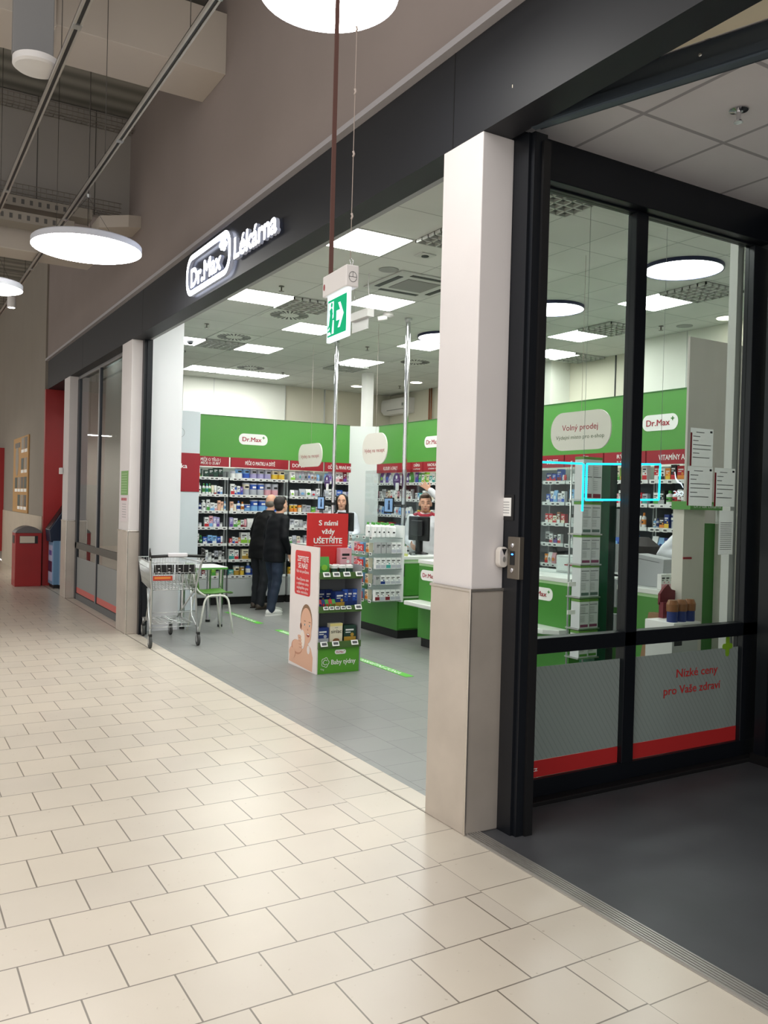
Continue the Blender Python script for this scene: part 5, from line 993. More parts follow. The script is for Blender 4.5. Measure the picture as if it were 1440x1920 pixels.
# goods on the display
GD = 'goods on the baby floor display'; zt_, zm_, zb_ = 0.906, 0.596, 0.266
put('bag', 0.11, 0.17, 'green', 'lgreen', (3.535, 6.98, zt_), 0, 'green snack pouch at the side board on the top display shelf', GD)
for k in range(3): put('jar', 0.068, 0.09, 'dgreen', 'white', (3.65 + k*0.083, 6.97 + k*0.002, zt_), 0, 'dark green white-lidded jar, %s along the top display shelf' % ORD[k+1], GD)
for k in range(2): put('jar', 0.068, 0.09, 'brown', 'white', (3.64 + k*0.083, 7.07, zt_), 0, 'brown white-lidded jar, %s in the rear row of the top display shelf' % ORD[k+1], GD)
put('box', 0.12, 0.24, 'pink', 'white', (3.83, 7.105, zt_), 0, 'pale pink box beside the red board on the floor display', GD)
for k in range(5): put('bag', 0.036, 0.085, ('red', 'dblue', 'green', 'red', 'green')[k], ('dblue', 'red', 'red', 'green', 'brown')[k], (3.49 + k*0.036, 6.96, zm_), 0, 'small fruit puree pouch, %s along the middle display shelf' % ORD[k+1], GD)
put('box', 0.105, 0.155, 'dblue', 'gold', (3.705, 6.97, zm_), 0.12, 'blue cereal box standing turned on the middle display shelf', GD)
for k in range(3): put('box', 0.05, 0.17, ('blue', 'dblue', 'blue')[k], 'dblue', (3.775 + k*0.052, 7.0, zm_), -0.15, 'narrow blue box, %s after the cereal box on the display' % ORD[k+1], GD)
for k in range(2): put('box', 0.07, 0.16, 'dblue', 'gold', (3.58 + k*0.075, 7.10, zm_), 0, 'dark blue box %s on the middle display shelf' % ('behind the pouches', 'behind the cereal box')[k], GD)
put('box', 0.115, 0.155, 'dblue', 'silver', (3.535, 6.965, zb_), 0, 'dark blue box first along the bottom display shelf', GD)
t = thing('cereal_carton', 'cream cereal carton with yellow top in the middle of the bottom display shelf', 'box', (3.665, 6.96, zb_)); o = t.location
MB(o).box(3.603, 3.733, 6.96, 7.02, zb_, zb_ + 0.19, pm('cream')).build('body', t); mb = MB(o); mb.box(3.603, 3.733, 6.9585, 6.96, zb_ + 0.165, zb_ + 0.19, mat('soft_yellow', '#e4d58a', 0.5)); mb.text('sinlac', (3.668, 6.9585, zb_ + 0.118), X, Z, 0.036, dark, w=0.108); mb.text('nestlé', (3.668, 6.9585, zb_ + 0.152), X, Z, 0.01, pm('dblue'), w=0.03); mb.disc((3.668, 6.9585, zb_ + 0.03), X, Z, 0.035, 0.022, 0.001, pm('brown')); mb.build('print', t)
put('box', 0.125, 0.165, 'dgreen', 'gold', (3.815, 6.962, zb_), -0.08, 'green box with golden picture last on the bottom display shelf', GD)
# floor tapes
for i, (a, b) in enumerate(((10.05, 11.25), (8.75, 9.5), (6.50, 7.60))):
    t = thing('floor_tape', 'green floor tape with white lettering ' + ('leading towards the two customers', 'partly hidden behind the floor display', 'in front of the green counter')[i], 'floor tape', (4.2, (a+b)/2, 0)); o = t.location
    MB(o).box(4.155, 4.245, a, b, 0.0005, 0.002, mat('tape_green', '#5fbf3f', 0.4)).build('tape', t); mb = MB(o); mb.text('DISKRÉTNÍ ZÓNA', (4.2, (a+b)/2, 0.0005), NY, X, 0.055, wht, w=(b-a)*0.72, bold=0.02); mb.build('lettering', t)

# ---------------------------------------------------------------- small devices at the entrance post
t = thing('notice_card', 'small framed white card on the black entrance post', 'sign', (2.65, 3.28, 1.59)); o = t.location
MB(o).box(2.636, 2.641, 3.195, 3.30, 1.525, 1.65, blackm).build('frame', t); MB(o).box(2.634, 2.636, 3.213, 3.288, 1.545, 1.635, wht).build('card', t); mb = MB(o)
for k in range(5): mb.box(2.633, 2.634, 3.225, 3.275, 1.56 + k*0.013, 1.563 + k*0.013, grey)
mb.build('print', t)
t = thing('door_control', 'steel push button plate with blue light on the entrance post', 'switch', (2.65, 3.21, 1.34)); o = t.location
MB(o).box(2.625, 2.655, 3.130, 3.218, 1.243, 1.447, mat('plate_steel', '#7f786e', 0.35, 0.8)).build('plate', t, bevel=0.003)
for z in (1.405, 1.285): MB(o).lathe((2.625, 3.180, z), [(0.011, 0), (0.011, -0.004), (0.006, -0.006)], chrome, 16, 'x').build('key_switch', t)
MB(o).box(2.6235, 2.625, 3.163, 3.198, 1.31, 1.378, blackm).build('display', t); MB(o).disc((2.6235, 3.180, 1.362), NY, Z, 0.008, 0.004, 0.001, glow('led_blue', '#2f6bff', 6), 14).build('led', t)
t = thing('key_lock', 'white rounded key lock housing between the column and the post', 'lock', (2.60, 3.285, 1.345)); o = t.location
MB(o).rrect((2.612, 3.262, 1.345), X, Z, 0.055, 0.10, 0.025, 0.035, mat('lock_white', '#d5cfc8', 0.35)).build('housing', t, bevel=0.004)
MB(o).disc((2.612, 3.2265, 1.335), X, Z, 0.008, 0.014, 0.003, zinc, 16).build('cylinder', t); mb = MB(o); mb.poly([(2.598, 3.227, 1.385), (2.626, 3.227, 1.385), (2.612, 3.227, 1.355)], NY, 0.002, blackm); mb.build('dark_wedge', t)
t = thing('notice_board', 'green and white opening hours notice on the white column behind the trolley', 'poster', (2.445, 10.05, 1.6)); o = t.location
MB(o).box(2.444, 2.449, 9.87, 10.18, 1.60, 1.88, mat('notice_green', '#6f9f57', 0.5)).build('green_sheet', t); MB(o).box(2.444, 2.449, 9.88, 10.17, 1.29, 1.595, mat('notice_white', '#d9cfd2', 0.5)).build('white_sheet', t); mb = MB(o)
for k in range(8): mb.box(2.443, 2.444, 9.90, 10.15, 1.63 + k*0.03, 1.637 + k*0.03, mat('notice_line', '#a9c79a', 0.6))
for k in range(6): mb.rrect((2.444, 9.92 + k*0.042, 1.55), NY, Z, 0.03, 0.035, 0.01, 0.001, ptxt, 3)
for k in range(6): mb.box(2.443, 2.444, 9.92, 10.1, 1.34 + k*0.03, 1.345 + k*0.03, grey)
mb.build('print', t)
t = thing('wall_sensor', 'small white sensor box on the far column edge', 'sensor', (2.44, 13.75, 1.95)); MB(t.location).box(2.40, 2.445, 13.9, 14.0, 1.9, 2.0, white).build('housing', t, bevel=0.008)
# cork poster on the corridor wall
t = thing('info_poster', 'tan poster with rows of small photographs on the corridor wall', 'poster', (2.41, 18.2, 1.95)); o = t.location
MB(o).box(2.395, 2.418, 17.2, 19.25, 1.20, 2.70, mat('poster_tan', '#b48a52', 0.6)).build('board', t); mb = MB(o); ph = [mat('photo_a', '#57534e', 0.5), mat('photo_b', '#8b8378', 0.5), mat('photo_c', '#3e4a48', 0.5)]
for r_, (z, n_) in enumerate(((2.45, 2), (2.05, 2), (1.68, 4), (1.33, 3))):
    for k in range(n_):
        yq = 17.35 + k*0.42; mb.box(2.392, 2.395, yq, yq + 0.34, z, z + 0.22, ph[(r_ + k) % 3]); mb.box(2.391, 2.395, yq, yq + 0.34, z - 0.07, z - 0.01, wht)
mb.disc((2.395, 18.7, 2.25), NY, Z, 0.22, 0.32, 0.003, ph[1]); mb.box(2.391, 2.395, 18.3, 19.0, 2.5, 2.6, ph[0]); mb.build('photographs', t)
# litter bin
t = thing('litter_bin', 'red metal litter bin with grey rounded lid by the corridor wall', 'bin', (2.19, 15.6, 0)); o = t.location
MB(o).box(1.975, 2.395, 15.44, 15.85, 0.0, 0.91, redp).build('body', t, bevel=0.008)
mb = MB(o); mb.poly([(1.97 + 0.43*k/12, 15.435, 0.91 + 0.115*math.sin(PI*k/12)**0.7) for k in range(13)][::-1], Y, 0.42, mat('lid_grey', '#6a6666', 0.45, 0.3)); mb.build('lid', t)
MB(o).box(2.04, 2.33, 15.434, 15.44, 0.73, 0.86, blackm).build('opening', t); MB(o).box(2.045, 2.28, 15.428, 15.434, 0.74, 0.855, mat('flap_cream', '#d3c8b6', 0.5)).build('flap', t)
MB(o).box(1.968, 1.975, 15.55, 15.75, 0.73, 0.86, blackm).build('side_opening', t)
# self service kiosk
t = thing('kiosk', 'blue self-service kiosk with slanted dark screen between the red wall and far column', 'kiosk', (2.65, 15.1, 0)); o = t.location; kb = mat('kiosk_blue', '#6f95b8', 0.4); kn = mat('kiosk_navy', '#14243f', 0.4)
MB(o).box(2.50, 2.90, 14.95, 15.40, 0.06, 0.80, kb).build('cabinet', t, bevel=0.01); MB(o).box(2.52, 2.88, 14.97, 15.38, 0.0, 0.06, blackm).build('foot', t)
mb = MB(o); mb.poly([(2.46, 14.97, 0.78), (2.44, 14.97, 0.98), (2.72, 14.97, 1.42), (2.80, 14.97, 1.40), (2.78, 14.97, 0.78)], Y, 0.42, kn); mb.build('console', t, bevel=0.008)
mb = MB(o); mb.add([(2.438, 15.0, 1.0), (2.438, 15.36, 1.0), (2.705, 15.36, 1.415), (2.705, 15.0, 1.415)], [(0, 1, 2, 3), (3, 2, 1, 0)], mat('kiosk_screen', '#2c3438', 0.15)); mb.build('screen', t)
MB(o).box(2.60, 2.66, 14.93, 14.97, 0.06, 0.80, mat('kiosk_pale', '#a9bfd6', 0.4)).build('front_trim', t)
mb = MB(o); mb.box(2.494, 2.50, 15.0, 15.35, 0.12, 0.72, mat('kiosk_print', '#b3b5d3', 0.5)); mb.box(2.492, 2.494, 15.0, 15.35, 0.27, 0.45, mat('kiosk_plum', '#4b1e44', 0.5)); mb.box(2.492, 2.494, 15.05, 15.3, 0.55, 0.63, mat('kiosk_violet', '#6a56a0', 0.5)); mb.build('print', t)
t = thing('vending_unit', 'dark vending unit with rows of small goods hidden behind the kiosk', 'vending unit', (2.85, 14.6, 0)); o = t.location
MB(o).box(2.68, 3.1, 14.45, 14.80, 0.0, 1.75, mat('vending_grey', '#363c42', 0.4)).build('cabinet', t, bevel=0.01); mb = MB(o)
for k in range(6): mb.box(2.672, 2.68, 14.5, 14.78, 0.25 + k*0.13, 0.30 + k*0.13, lgrey)
mb.build('shelf_row', t)

# ---------------------------------------------------------------- shopping trolley
T = thing('shopping_trolley', 'empty wire shopping trolley with black handle parked at the shop entrance', 'trolley', (2.71, 8.80, 0), -math.radians(3))
# local frame: y forward (away from the handle), x to the side
def wires(name, segs, r=0.0028, m=zinc, n=5, parent=T):
    mb = MB()
    for a in segs: mb.tube(a, r, m, n)
    return mb.build(name, parent)
zt, zb = 0.90, 0.60
def bk(u, v, w):   # basket: u 0..1 across, v 0..1 along, w 0..1 height
    hw = (0.275 - 0.055*v) * (0.86 + 0.14*w); y = -0.0 + (0.05 + 0.82*v) if w > 0.5 else 0.10 + 0.70*v
    y = (0.10 + 0.70*v)*(1 - w) + (0.02 + 0.86*v)*w
    return Vector(((u*2 - 1)*hw, y, zb + (zt - zb)*w - 0.04*v*(1 - w)*0 + 0.03*v*(1-w)))
sg = []
for k in range(27): v = k/26; sg += [[bk(0, v, 0), bk(0, v, 1)], [bk(1, v, 0), bk(1, v, 1)]]
for k in range(15): u = k/14; sg += [[bk(u, 1, 0), bk(u, 1, 1)], [bk(u, 0, 0), bk(u, 1, 0)]]
for w in (0.25, 0.5, 0.75): sg += [[bk(0, 0, w), bk(0, 1, w), bk(1, 1, w), bk(1, 0, w)]]
for k in range(6): sg += [[bk(0, k/5, 0), bk(1, k/5, 0)]]
wires('basket', sg)
wires('basket_rim', [[bk(0, 0, 1), bk(0, 1, 1), bk(1, 1, 1), bk(1, 0, 1)], [bk(0, 0, 0), bk(0, 1, 0), bk(1, 1, 0), bk(1, 0, 0), bk(0, 0, 0)], [bk(0, 0, 0), bk(0, 0, 1)], [bk(1, 0, 0), bk(1, 0, 1)]], 0.006)
sg = [[bk(k/13, 0, 0), bk(k/13, 0, 0.62)] for k in range(14)] + [[bk(0, 0, w), bk(1, 0, w)] for w in (0.2, 0.62, 0.98)] + [[bk(k/9, 0, 0.62), bk(k/9, 0, 1) + Vector((0, 0.05, 0))] for k in range(10)]
wires('rear_flap', sg)
mb = MB()
for x0_, x1_ in ((-0.22, -0.01), (0.01, 0.22)): mb.box(x0_, x1_, 0.07, 0.078, 0.77, 0.87, blackm)
fl = mb.build('seat_flap', T)
mb = MB()
for k in range(8): mb.box(-0.18 + (k % 4)*0.11, -0.16 + (k % 4)*0.11, 0.067, 0.07, 0.79 + 0.035*(k // 4), 0.797 + 0.035*(k // 4), wht)
mb.build('print', fl)
mb = MB(); mb.box(-0.235, -0.03, 0.045, 0.05, 0.705, 0.755, mat('advert_red', '#b33a2c', 0.5)); mb.box(-0.22, -0.05, 0.043, 0.045, 0.722, 0.745, mat('advert_orange', '#df8a3a', 0.5)); mb.build('advert_card', T)
MB().tube([(-0.285, -0.055, 0.965), (-0.10, -0.08, 0.975), (0.10, -0.08, 0.975), (0.285, -0.055, 0.965)], 0.016, blackm, 12).build('handle', T)
mb = MB(); mb.box(-0.115, 0.09, -0.105, -0.058, 0.965, 1.005, mat('handle_white', '#dcdadf', 0.35)); mb.build('handle_cover', T, bevel=0.01)
for s_ in (-1, 1):
    MB().tube([(s_*0.285, -0.055, 0.965), (s_*0.29, -0.03, 1.03), (s_*0.275, 0.03, 1.045), (s_*0.28, 0.02, 0.97), (s_*0.285, -0.05, 0.93)], 0.009, blackm, 8).build('handle_loop', T)
    MB().tube([(s_*0.28, -0.05, 0.96), (s_*0.27, 0.02, 0.88), (s_*0.235, 0.09, 0.60), (s_*0.25, 0.04, 0.12)], 0.011, zinc, 8).build('side_tube', T)
    MB().tube([(s_*0.235, 0.12, 0.60), (s_*0.17, 0.62, 0.22), (s_*0.16, 0.82, 0.16)], 0.010, zinc, 8).build('lower_tube', T)
    MB().tube([(s_*0.235, 0.30, 0.60), (s_*0.23, 0.22, 0.30), (s_*0.25, 0.06, 0.20)], 0.008, zinc, 8).build('brace', T)
wires('lower_rack', [[(-0.21, 0.10 + k*0.09, 0.24), (0.21 - 0.0*k, 0.10 + k*0.09, 0.24)] for k in range(7)] + [[(-0.21 + k*0.07, 0.10, 0.24), (-0.21 + k*0.07, 0.64, 0.24)] for k in range(7)] + [[(-0.25, 0.05, 0.21), (0.25, 0.05, 0.21)], [(-0.24, 0.08, 0.36), (0.24, 0.08, 0.36)]], 0.004)
for (wx, wy) in ((-0.255, 0.03), (0.255, 0.03), (-0.155, 0.84), (0.155, 0.84)):
    f = MB().box(wx - 0.016, wx + 0.016, wy - 0.025, wy + 0.025, 0.115, 0.145, blackm); f.tube([(wx, wy, 0.14), (wx, wy, 0.20)], 0.010, zinc, 8)
    for q in (-0.018, 0.018): f.box(wx + q - 0.002, wx + q + 0.002, wy - 0.015, wy + 0.02, 0.05, 0.125, zinc)
    f = f.build('caster_fork', T, bevel=0.003)
    w_ = MB(); w_.lathe((wx - 0.015, wy, 0.063), [(0.045, 0), (0.062, 0.003), (0.063, 0.015), (0.062, 0.027), (0.045, 0.03)], mat('rubber_grey', '#3b3d3c', 0.7), 24, 'x'); w_.lathe((wx - 0.017, wy, 0.063), [(0.03, 0), (0.03, 0.034)], grey, 16, 'x'); w_.build('wheel', f)

# ---------------------------------------------------------------- table and chair
t = thing('table', 'small white table with green edge and thick steel legs behind the trolley', 'table', (3.40, 10.22, 0)); o = t.location
MB(o).rrect((3.40, 10.22, 0.715), X, Y, 0.64, 0.58, 0.05, 0.022, green, 6).build('edge_band', t); MB(o).rrect((3.40, 10.22, 0.7372), X, Y, 0.63, 0.57, 0.048, 0.004, mat('table_white', '#dfe0e2', 0.35), 6).build('table_top', t)
for x, y in ((3.16, 10.0), (3.64, 10.0), (3.16, 10.45), (3.64, 10.45)):
    MB(o).lathe((x, y, 0), [(0.029, 0.03), (0.029, 0.715)], chrome, 18).build('leg', t); MB(o).lathe((x, y, 0), [(0.031, 0), (0.031, 0.03)], blackm, 18).build('foot', t)
t = thing('chair', 'green chair with white tubular frame between trolley and table', 'chair', (3.40, 9.68, 0)); o = Vector((0, 0, 0))
wt = mat('tube_white', '#dfe3da', 0.35); cg = mat('seat_green', '#4d7f2f', 0.45)
def cur(pts, n=6):
    out = []; P_ = [Vector(p) for p in pts]
    for i in range(1, len(P_) - 1):
        a, b, c = P_[i-1], P_[i], P_[i+1]; a2 = b + (a - b)*min(0.5, 0.09/(a - b).length); c2 = b + (c - b)*min(0.5, 0.09/(c - b).length)
        out += [a2.lerp(b, k/n).lerp(b.lerp(c2, k/n), k/n) for k in range(n + 1)]
    return [P_[0]] + out + [P_[-1]]
for s_ in (-1, 1): MB().tube(cur([(-0.21, s_*0.21, 0.0), (-0.13, s_*0.20, 0.45), (0.14, s_*0.20, 0.45), (0.21, s_*0.22, 0.0)]), 0.0115, wt, 10).build('leg', t)
for x in (-0.09, 0.10): MB().tube([(x, -0.20, 0.435), (x, 0.20, 0.435)], 0.009, wt, 8).build('cross_tube', t)
mb = MB(); pts = []
NX_, NY_ = 10, 8; prof = [(-0.30, 0.82), (-0.27, 0.70), (-0.25, 0.58), (-0.21, 0.49), (-0.14, 0.455), (-0.02, 0.452), (0.10, 0.460), (0.18, 0.462), (0.22, 0.445)]
vs = []; fs = []
for i, (a, z) in enumerate(prof):
    for j in range(NY_ + 1):
        v = j/NY_*2 - 1; hw = 0.19 - (0.03 if i in (0, len(prof) - 1) else 0); dish = 0.02*v*v
        vs.append((a + (0.03*v*v if i < 3 else 0), v*hw, z + (dish if i > 2 else 0)))
for i in range(len(prof) - 1):
    for j in range(NY_): q = i*(NY_ + 1) + j; fs.append((q, q + 1, q + NY_ + 2, q + NY_ + 1))
mb.add(vs, fs, cg, True); se = mb.build('seat_shell', t); so_ = se.modifiers.new('thick', 'SOLIDIFY'); so_.thickness = 0.012
MB().tube(cur([(-0.13, -0.2, 0.45), (-0.24, -0.19, 0.52), (-0.29, -0.17, 0.78)]), 0.010, wt, 8).build('back_tube', t); MB().tube(cur([(-0.13, 0.2, 0.45), (-0.24, 0.19, 0.52), (-0.29, 0.17, 0.78)]), 0.010, wt, 8).build('back_tube', t)

# ---------------------------------------------------------------- people
class Body:
    def __init__(s): s.mb = MB()
    def limb(s, pts, rad, m, n=14, flat=1.0):
        """tapered limb through joints, rounded ends, used before the surfaces are fused"""
        P_ = [Vector(p) for p in pts]; Q = []; R = []
        for i in range(len(P_) - 1):
            L_ = (P_[i+1] - P_[i]).length; k = max(2, int(L_/0.03))
            for j in range(k): u = j/k; Q.append(P_[i].lerp(P_[i+1], u)); R.append(rad[i]*(1-u) + rad[i+1]*u)
        Q.append(P_[-1]); R.append(rad[-1])
        d0 = (Q[0] - Q[1]).normalized(); d1 = (Q[-1] - Q[-2]).normalized()
        Q = [Q[0] + d0*R[0]*0.9, Q[0] + d0*R[0]*0.6] + Q + [Q[-1] + d1*R[-1]*0.6, Q[-1] + d1*R[-1]*0.9]; R = [R[0]*0.4, R[0]*0.78] + R + [R[-1]*0.78, R[-1]*0.4]
        s.mb.tube(Q, R, m, n)
    def ell(s, c, r, m, n=18, tilt=None):
        c = Vector(c); vs = []; rows = 10
        M = Matrix.Rotation(tilt[1], 3, tilt[0]) if tilt else None
        for i in range(rows + 1):
            a = PI*i/rows
            for k in range(n):
                b = 2*PI*k/n; v = Vector((r[0]*math.sin(a)*math.cos(b), r[1]*math.sin(a)*math.sin(b), r[2]*math.cos(a)))
                vs.append(c + (M @ v if M else v))
        s.mb.add(vs, [(i*n + k, (i+1)*n + k, (i+1)*n + (k+1) % n, i*n + (k+1) % n) for i in range(rows) for k in range(n)], m, True)
    def loft(s, secs, m, n=20):
        """secs: (centre, rx, ry) rings stacked bottom to top"""
        vs = []; N = len(secs)
        for c, rx, ry in secs:
            for k in range(n): a = 2*PI*k/n; vs.append((c[0] + rx*math.cos(a), c[1] + ry*math.sin(a), c[2]))
        s.mb.add(vs, [(i*n + k, i*n + (k+1) % n, (i+1)*n + (k+1) % n, (i+1)*n + k) for i in range(N-1) for k in range(n)] + [tuple(reversed(range(n))), tuple(range((N-1)*n, N*n))], m, True)
    def fuse(s, name, parent, m, voxel=0.01, smooth=6, fold=0.0):
        o = s.mb.build('raw'); o.location = (0, 0, 0)
        a = o.modifiers.new('r', 'REMESH'); a.mode = 'VOXEL'; a.voxel_size = voxel
        b = o.modifiers.new('s', 'SMOOTH'); b.iterations = smooth; b.factor = 0.5
        bpy.context.view_layer.update()
        me = bpy.data.meshes.new_from_object(o.evaluated_get(bpy.context.evaluated_depsgraph_get())); raw = o.data; bpy.data.objects.remove(o); bpy.data.meshes.remove(raw)
        me.name = name; me.materials.clear(); me.materials.append(m)
        if fold:
            for v in me.vertices:
                x, y, z = v.co; f_ = fold*(math.sin(38*z + 9*x + 4*math.sin(17*y)) + 0.6*math.sin(61*z - 23*x + 15*y))*0.5; v.co += v.normal*f_
        me.polygons.foreach_set('use_smooth', [True]*len(me.polygons)); me.polygons.foreach_set('material_index', [0]*len(me.polygons)); me.update()
        r = bpy.data.objects.new(name, me); COL.objects.link(r); r.parent = parent; return r
def hand(B, w, d, palm_n, m, curl=0.25, spread=0.10, thumb=1.0):
    """palm and five separate fingers. w wrist, d direction, palm_n palm normal"""
    w, d, pn = Vector(w), Vector(d).normalized(), Vector(palm_n).normalized(); s_ = d.cross(pn).normalized()*thumb
    for q in (-0.027, -0.009, 0.009, 0.027): B.limb([w + s_*q*0.6, w + d*0.085 + s_*q], [0.015, 0.012], m, 8)
    for k, (q, L_) in enumerate(((0.030, 0.070), (0.010, 0.080), (-0.010, 0.075), (-0.029, 0.058))):
        b = w + d*0.088 + s_*q; d1 = (d + s_*(q/0.03)*spread + pn*curl*0.5).normalized(); d2 = (d1 + pn*curl).normalized(); d3 = (d2 + pn*curl).normalized()
        B.limb([b, b + d1*L_*0.45, b + d1*L_*0.45 + d2*L_*0.32, b + d1*L_*0.45 + d2*L_*0.32 + d3*L_*0.23], [0.0095, 0.0088, 0.008, 0.0068], m, 8)
    b = w + d*0.03 + s_*0.032; B.limb([b - s_*0.01, b + (d + s_*1.0).normalized()*0.035, b + (d + s_*0.7).normalized()*0.065], [0.013, 0.0105, 0.0085], m, 8)
def person(label, loc, rz, H=1.70, skin_c='#d6a48a', coat='#14171d', trouser='#1f2a3c', shoe='#c9c9c6', hair='#1b1614', hstyle='short', lean=0.05, headyaw=0.0, headpitch=0.0,
           armL=None, armR=None, coat_len=0.80, sole='#e4e4e2', collar=None, beard=None, coat_rough=0.6, step=0.05, wide=1.0, sleeves=True):
    t = thing('person', label, 'person', loc, rz); k = H/1.70; sk = mat('skin_' + skin_c.strip('#'), skin_c, 0.5, vary=0.04, scale=20)
    def S(p): return Vector((p[0]*k, (p[1] + lean*max(0, p[2] - 0.9))*k, p[2]*k))
    hip = 0.095; hl = [S((-hip, 0, 0.90)), S((-hip - 0.01, 0.015 + step*0.5, 0.49)), S((-hip - 0.01, step*0.6 - 0.02, 0.085))]; hr = [S((hip, 0, 0.90)), S((hip + 0.01, 0.015 - step*0.3, 0.49)), S((hip + 0.01, -step - 0.02, 0.085))]
    sh = 0.172*wide
    aL = armL or [(-sh - 0.045, 0.0, 1.12), (-sh - 0.03, 0.09, 0.87)]; aR = armR or [(sh + 0.045, 0.0, 1.12), (sh + 0.03, 0.09, 0.87)]
    SL, SR = S((-sh, 0, 1.375)), S((sh, 0, 1.375)); EL, WL = S(aL[0]), S(aL[1]); ER, WR = S(aR[0]), S(aR[1])
    neck = S((0, 0.01, 1.44)); hc = S((0, 0.035 + 0.05*headpitch, 1.585)); Ry = Matrix.Rotation(headyaw, 3, 'Z') @ Matrix.Rotation(-headpitch, 3, 'X')
    def Hd(p): return hc + Ry @ (Vector(p)*k)
    # one continuous skin body
    B = Body(); m = sk
    B.loft([(S((0, 0, z)), rx*k*wide, ry*k) for z, rx, ry in ((0.86, 0.13, 0.09), (0.95, 0.165, 0.11), (1.08, 0.14, 0.095), (1.25, 0.165, 0.105), (1.37, 0.16, 0.09), (1.43, 0.07, 0.06))], m)
    B.limb([S((0, 0, 1.38)), neck, Hd((0, -0.01, -0.06))], [0.065*k, 0.056*k, 0.055*k], m)
    for j in (hl, hr): B.limb(j, [0.082*k, 0.055*k, 0.04*k], m)
    for j in ([SL, EL, WL], [SR, ER, WR]): B.limb(j, [0.052*k, 0.04*k, 0.027*k], m)
    for sgn, W0, E0 in ((-1, WL, EL), (1, WR, ER)):
        d_ = (W0 - E0).normalized(); up_ = d_.z > 0.5
        pn = Vector((0, 1, 0)) if up_ else Vector((-sgn, 0.3, 0)); hand(B, W0, d_, pn, m, 0.08 if up_ else 0.35, 0.28 if up_ else 0.08, (-sgn if up_ else 1) * (1 if up_ else sgn))
    B.ell(Hd((0, 0, 0.02)), (0.074*k, 0.092*k, 0.10*k), m); B.ell(Hd((0, 0.022, -0.055)), (0.056*k, 0.066*k, 0.062*k), m); B.ell(Hd((0, 0.045, -0.095)), (0.032*k, 0.035*k, 0.026*k), m)
    B.ell(Hd((0, 0.095, -0.022)), (0.012*k, 0.022*k, 0.026*k), m); B.ell(Hd((0, 0.098, -0.036)), (0.017*k, 0.016*k, 0.011*k), m); B.ell(Hd((0, 0.075, 0.022)), (0.056*k, 0.018*k, 0.012*k), m)
    for q in (-1, 1): B.ell(Hd((q*0.076, -0.005, -0.015)), (0.010*k, 0.018*k, 0.030*k), m); B.ell(Hd((q*0.036, 0.062, -0.035)), (0.022*k, 0.024*k, 0.02*k), m)
    for q in ('l', 'r'): pass
    B.fuse('body', t, m, 0.0065, 2)
    e = MB(); ew_ = mat('eye_white', '#e8e4e0', 0.3)
    for q in (-1, 1): 
        c = Hd((q*0.031, 0.083, 0.0)); e.lathe(c, [(0.001, -0.005*k), (0.007*k, -0.003*k), (0.009*k, 0), (0.007*k, 0.003*k), (0.001, 0.005*k)], ew_, 12)
        c2 = Hd((q*0.031, 0.0925, 0.0)); e.lathe(c2, [(0.0005, -0.005*k), (0.0048*k, -0.002*k), (0.0048*k, 0.002*k), (0.0005, 0.005*k)], dark, 10)
    e.build('eyes', t)
    hm = mat('hair_' + hair.strip('#'), hair, 0.6, vary=0.15, scale=60, bump=0.4)
    e = MB()
    for q in (-1, 1): e.tube([Hd((q*0.016, 0.096, 0.022)), Hd((q*0.034, 0.094, 0.028)), Hd((q*0.052, 0.082, 0.021))], 0.0035*k, hm, 6)
    e.build('eyebrows', t)
    e = MB(); e.tube([Hd((-0.022, 0.083, -0.068)), Hd((0, 0.0925, -0.071)), Hd((0.022, 0.083, -0.068))], [0.003*k, 0.0062*k, 0.003*k], mat('lips', '#a55a50', 0.5), 8); e.build('mouth', t)
    Hh = Body()
    if hstyle == 'short':
        Hh.ell(Hd((0, -0.022, 0.045)), (0.083*k, 0.092*k, 0.090*k), hm); Hh.ell(Hd((0, -0.045, -0.005)), (0.078*k, 0.066*k, 0.085*k), hm); Hh.ell(Hd((0.01, 0.045, 0.085)), (0.062*k, 0.045*k, 0.035*k), hm); 
    elif hstyle == 'balding':
        Hh.ell(Hd((0, -0.045, -0.005)), (0.081*k, 0.064*k, 0.062*k), hm)
    else:
        Hh.ell(Hd((0, -0.022, 0.04)), (0.088*k, 0.094*k, 0.095*k), hm); Hh.ell(Hd((0, -0.05, -0.06)), (0.095*k, 0.062*k, 0.13*k), hm)
        for q in (-1, 1): Hh.limb([Hd((q*0.066, 0.02, 0.07)), Hd((q*0.088, 0.005, -0.03)), Hd((q*0.088, 0.0, -0.16))], [0.028*k, 0.018*k, 0.024*k], hm)
    Hh.fuse('hair', t, hm, 0.007, 3)
    if beard:
        Bb = Body(); bm2 = mat('beard_' + beard.strip('#'), beard, 0.8); Bb.ell(Hd((0, 0.058, -0.100)), (0.036*k, 0.032*k, 0.022*k), bm2); Bb.fuse('beard', t, bm2, 0.006, 3)
    cm = mat('cloth_' + coat.strip('#'), coat, coat_rough, vary=0.10, scale=6, bump=0.15, spec=0.2); g = 0.018*k
    J = Body(); J.loft([(S((0, 0, z)), rx*k*wide, ry*k) for z, rx, ry in ((coat_len, 0.205, 0.145), (0.95, 0.20, 0.145), (1.10, 0.188, 0.135), (1.26, 0.20, 0.14), (1.35, 0.192, 0.125), (1.40, 0.155, 0.105), (1.435, 0.10, 0.085), (1.465, 0.072, 0.072))], cm, 24)
    for j in ([SL, EL, WL - (WL - EL).normalized()*0.01], [SR, ER, WR - (WR - ER).normalized()*0.01]): J.limb(j, [0.070*k, 0.060*k, 0.045*k], cm)
    J.fuse('jacket', t, cm, 0.012, 5, 0.0035)
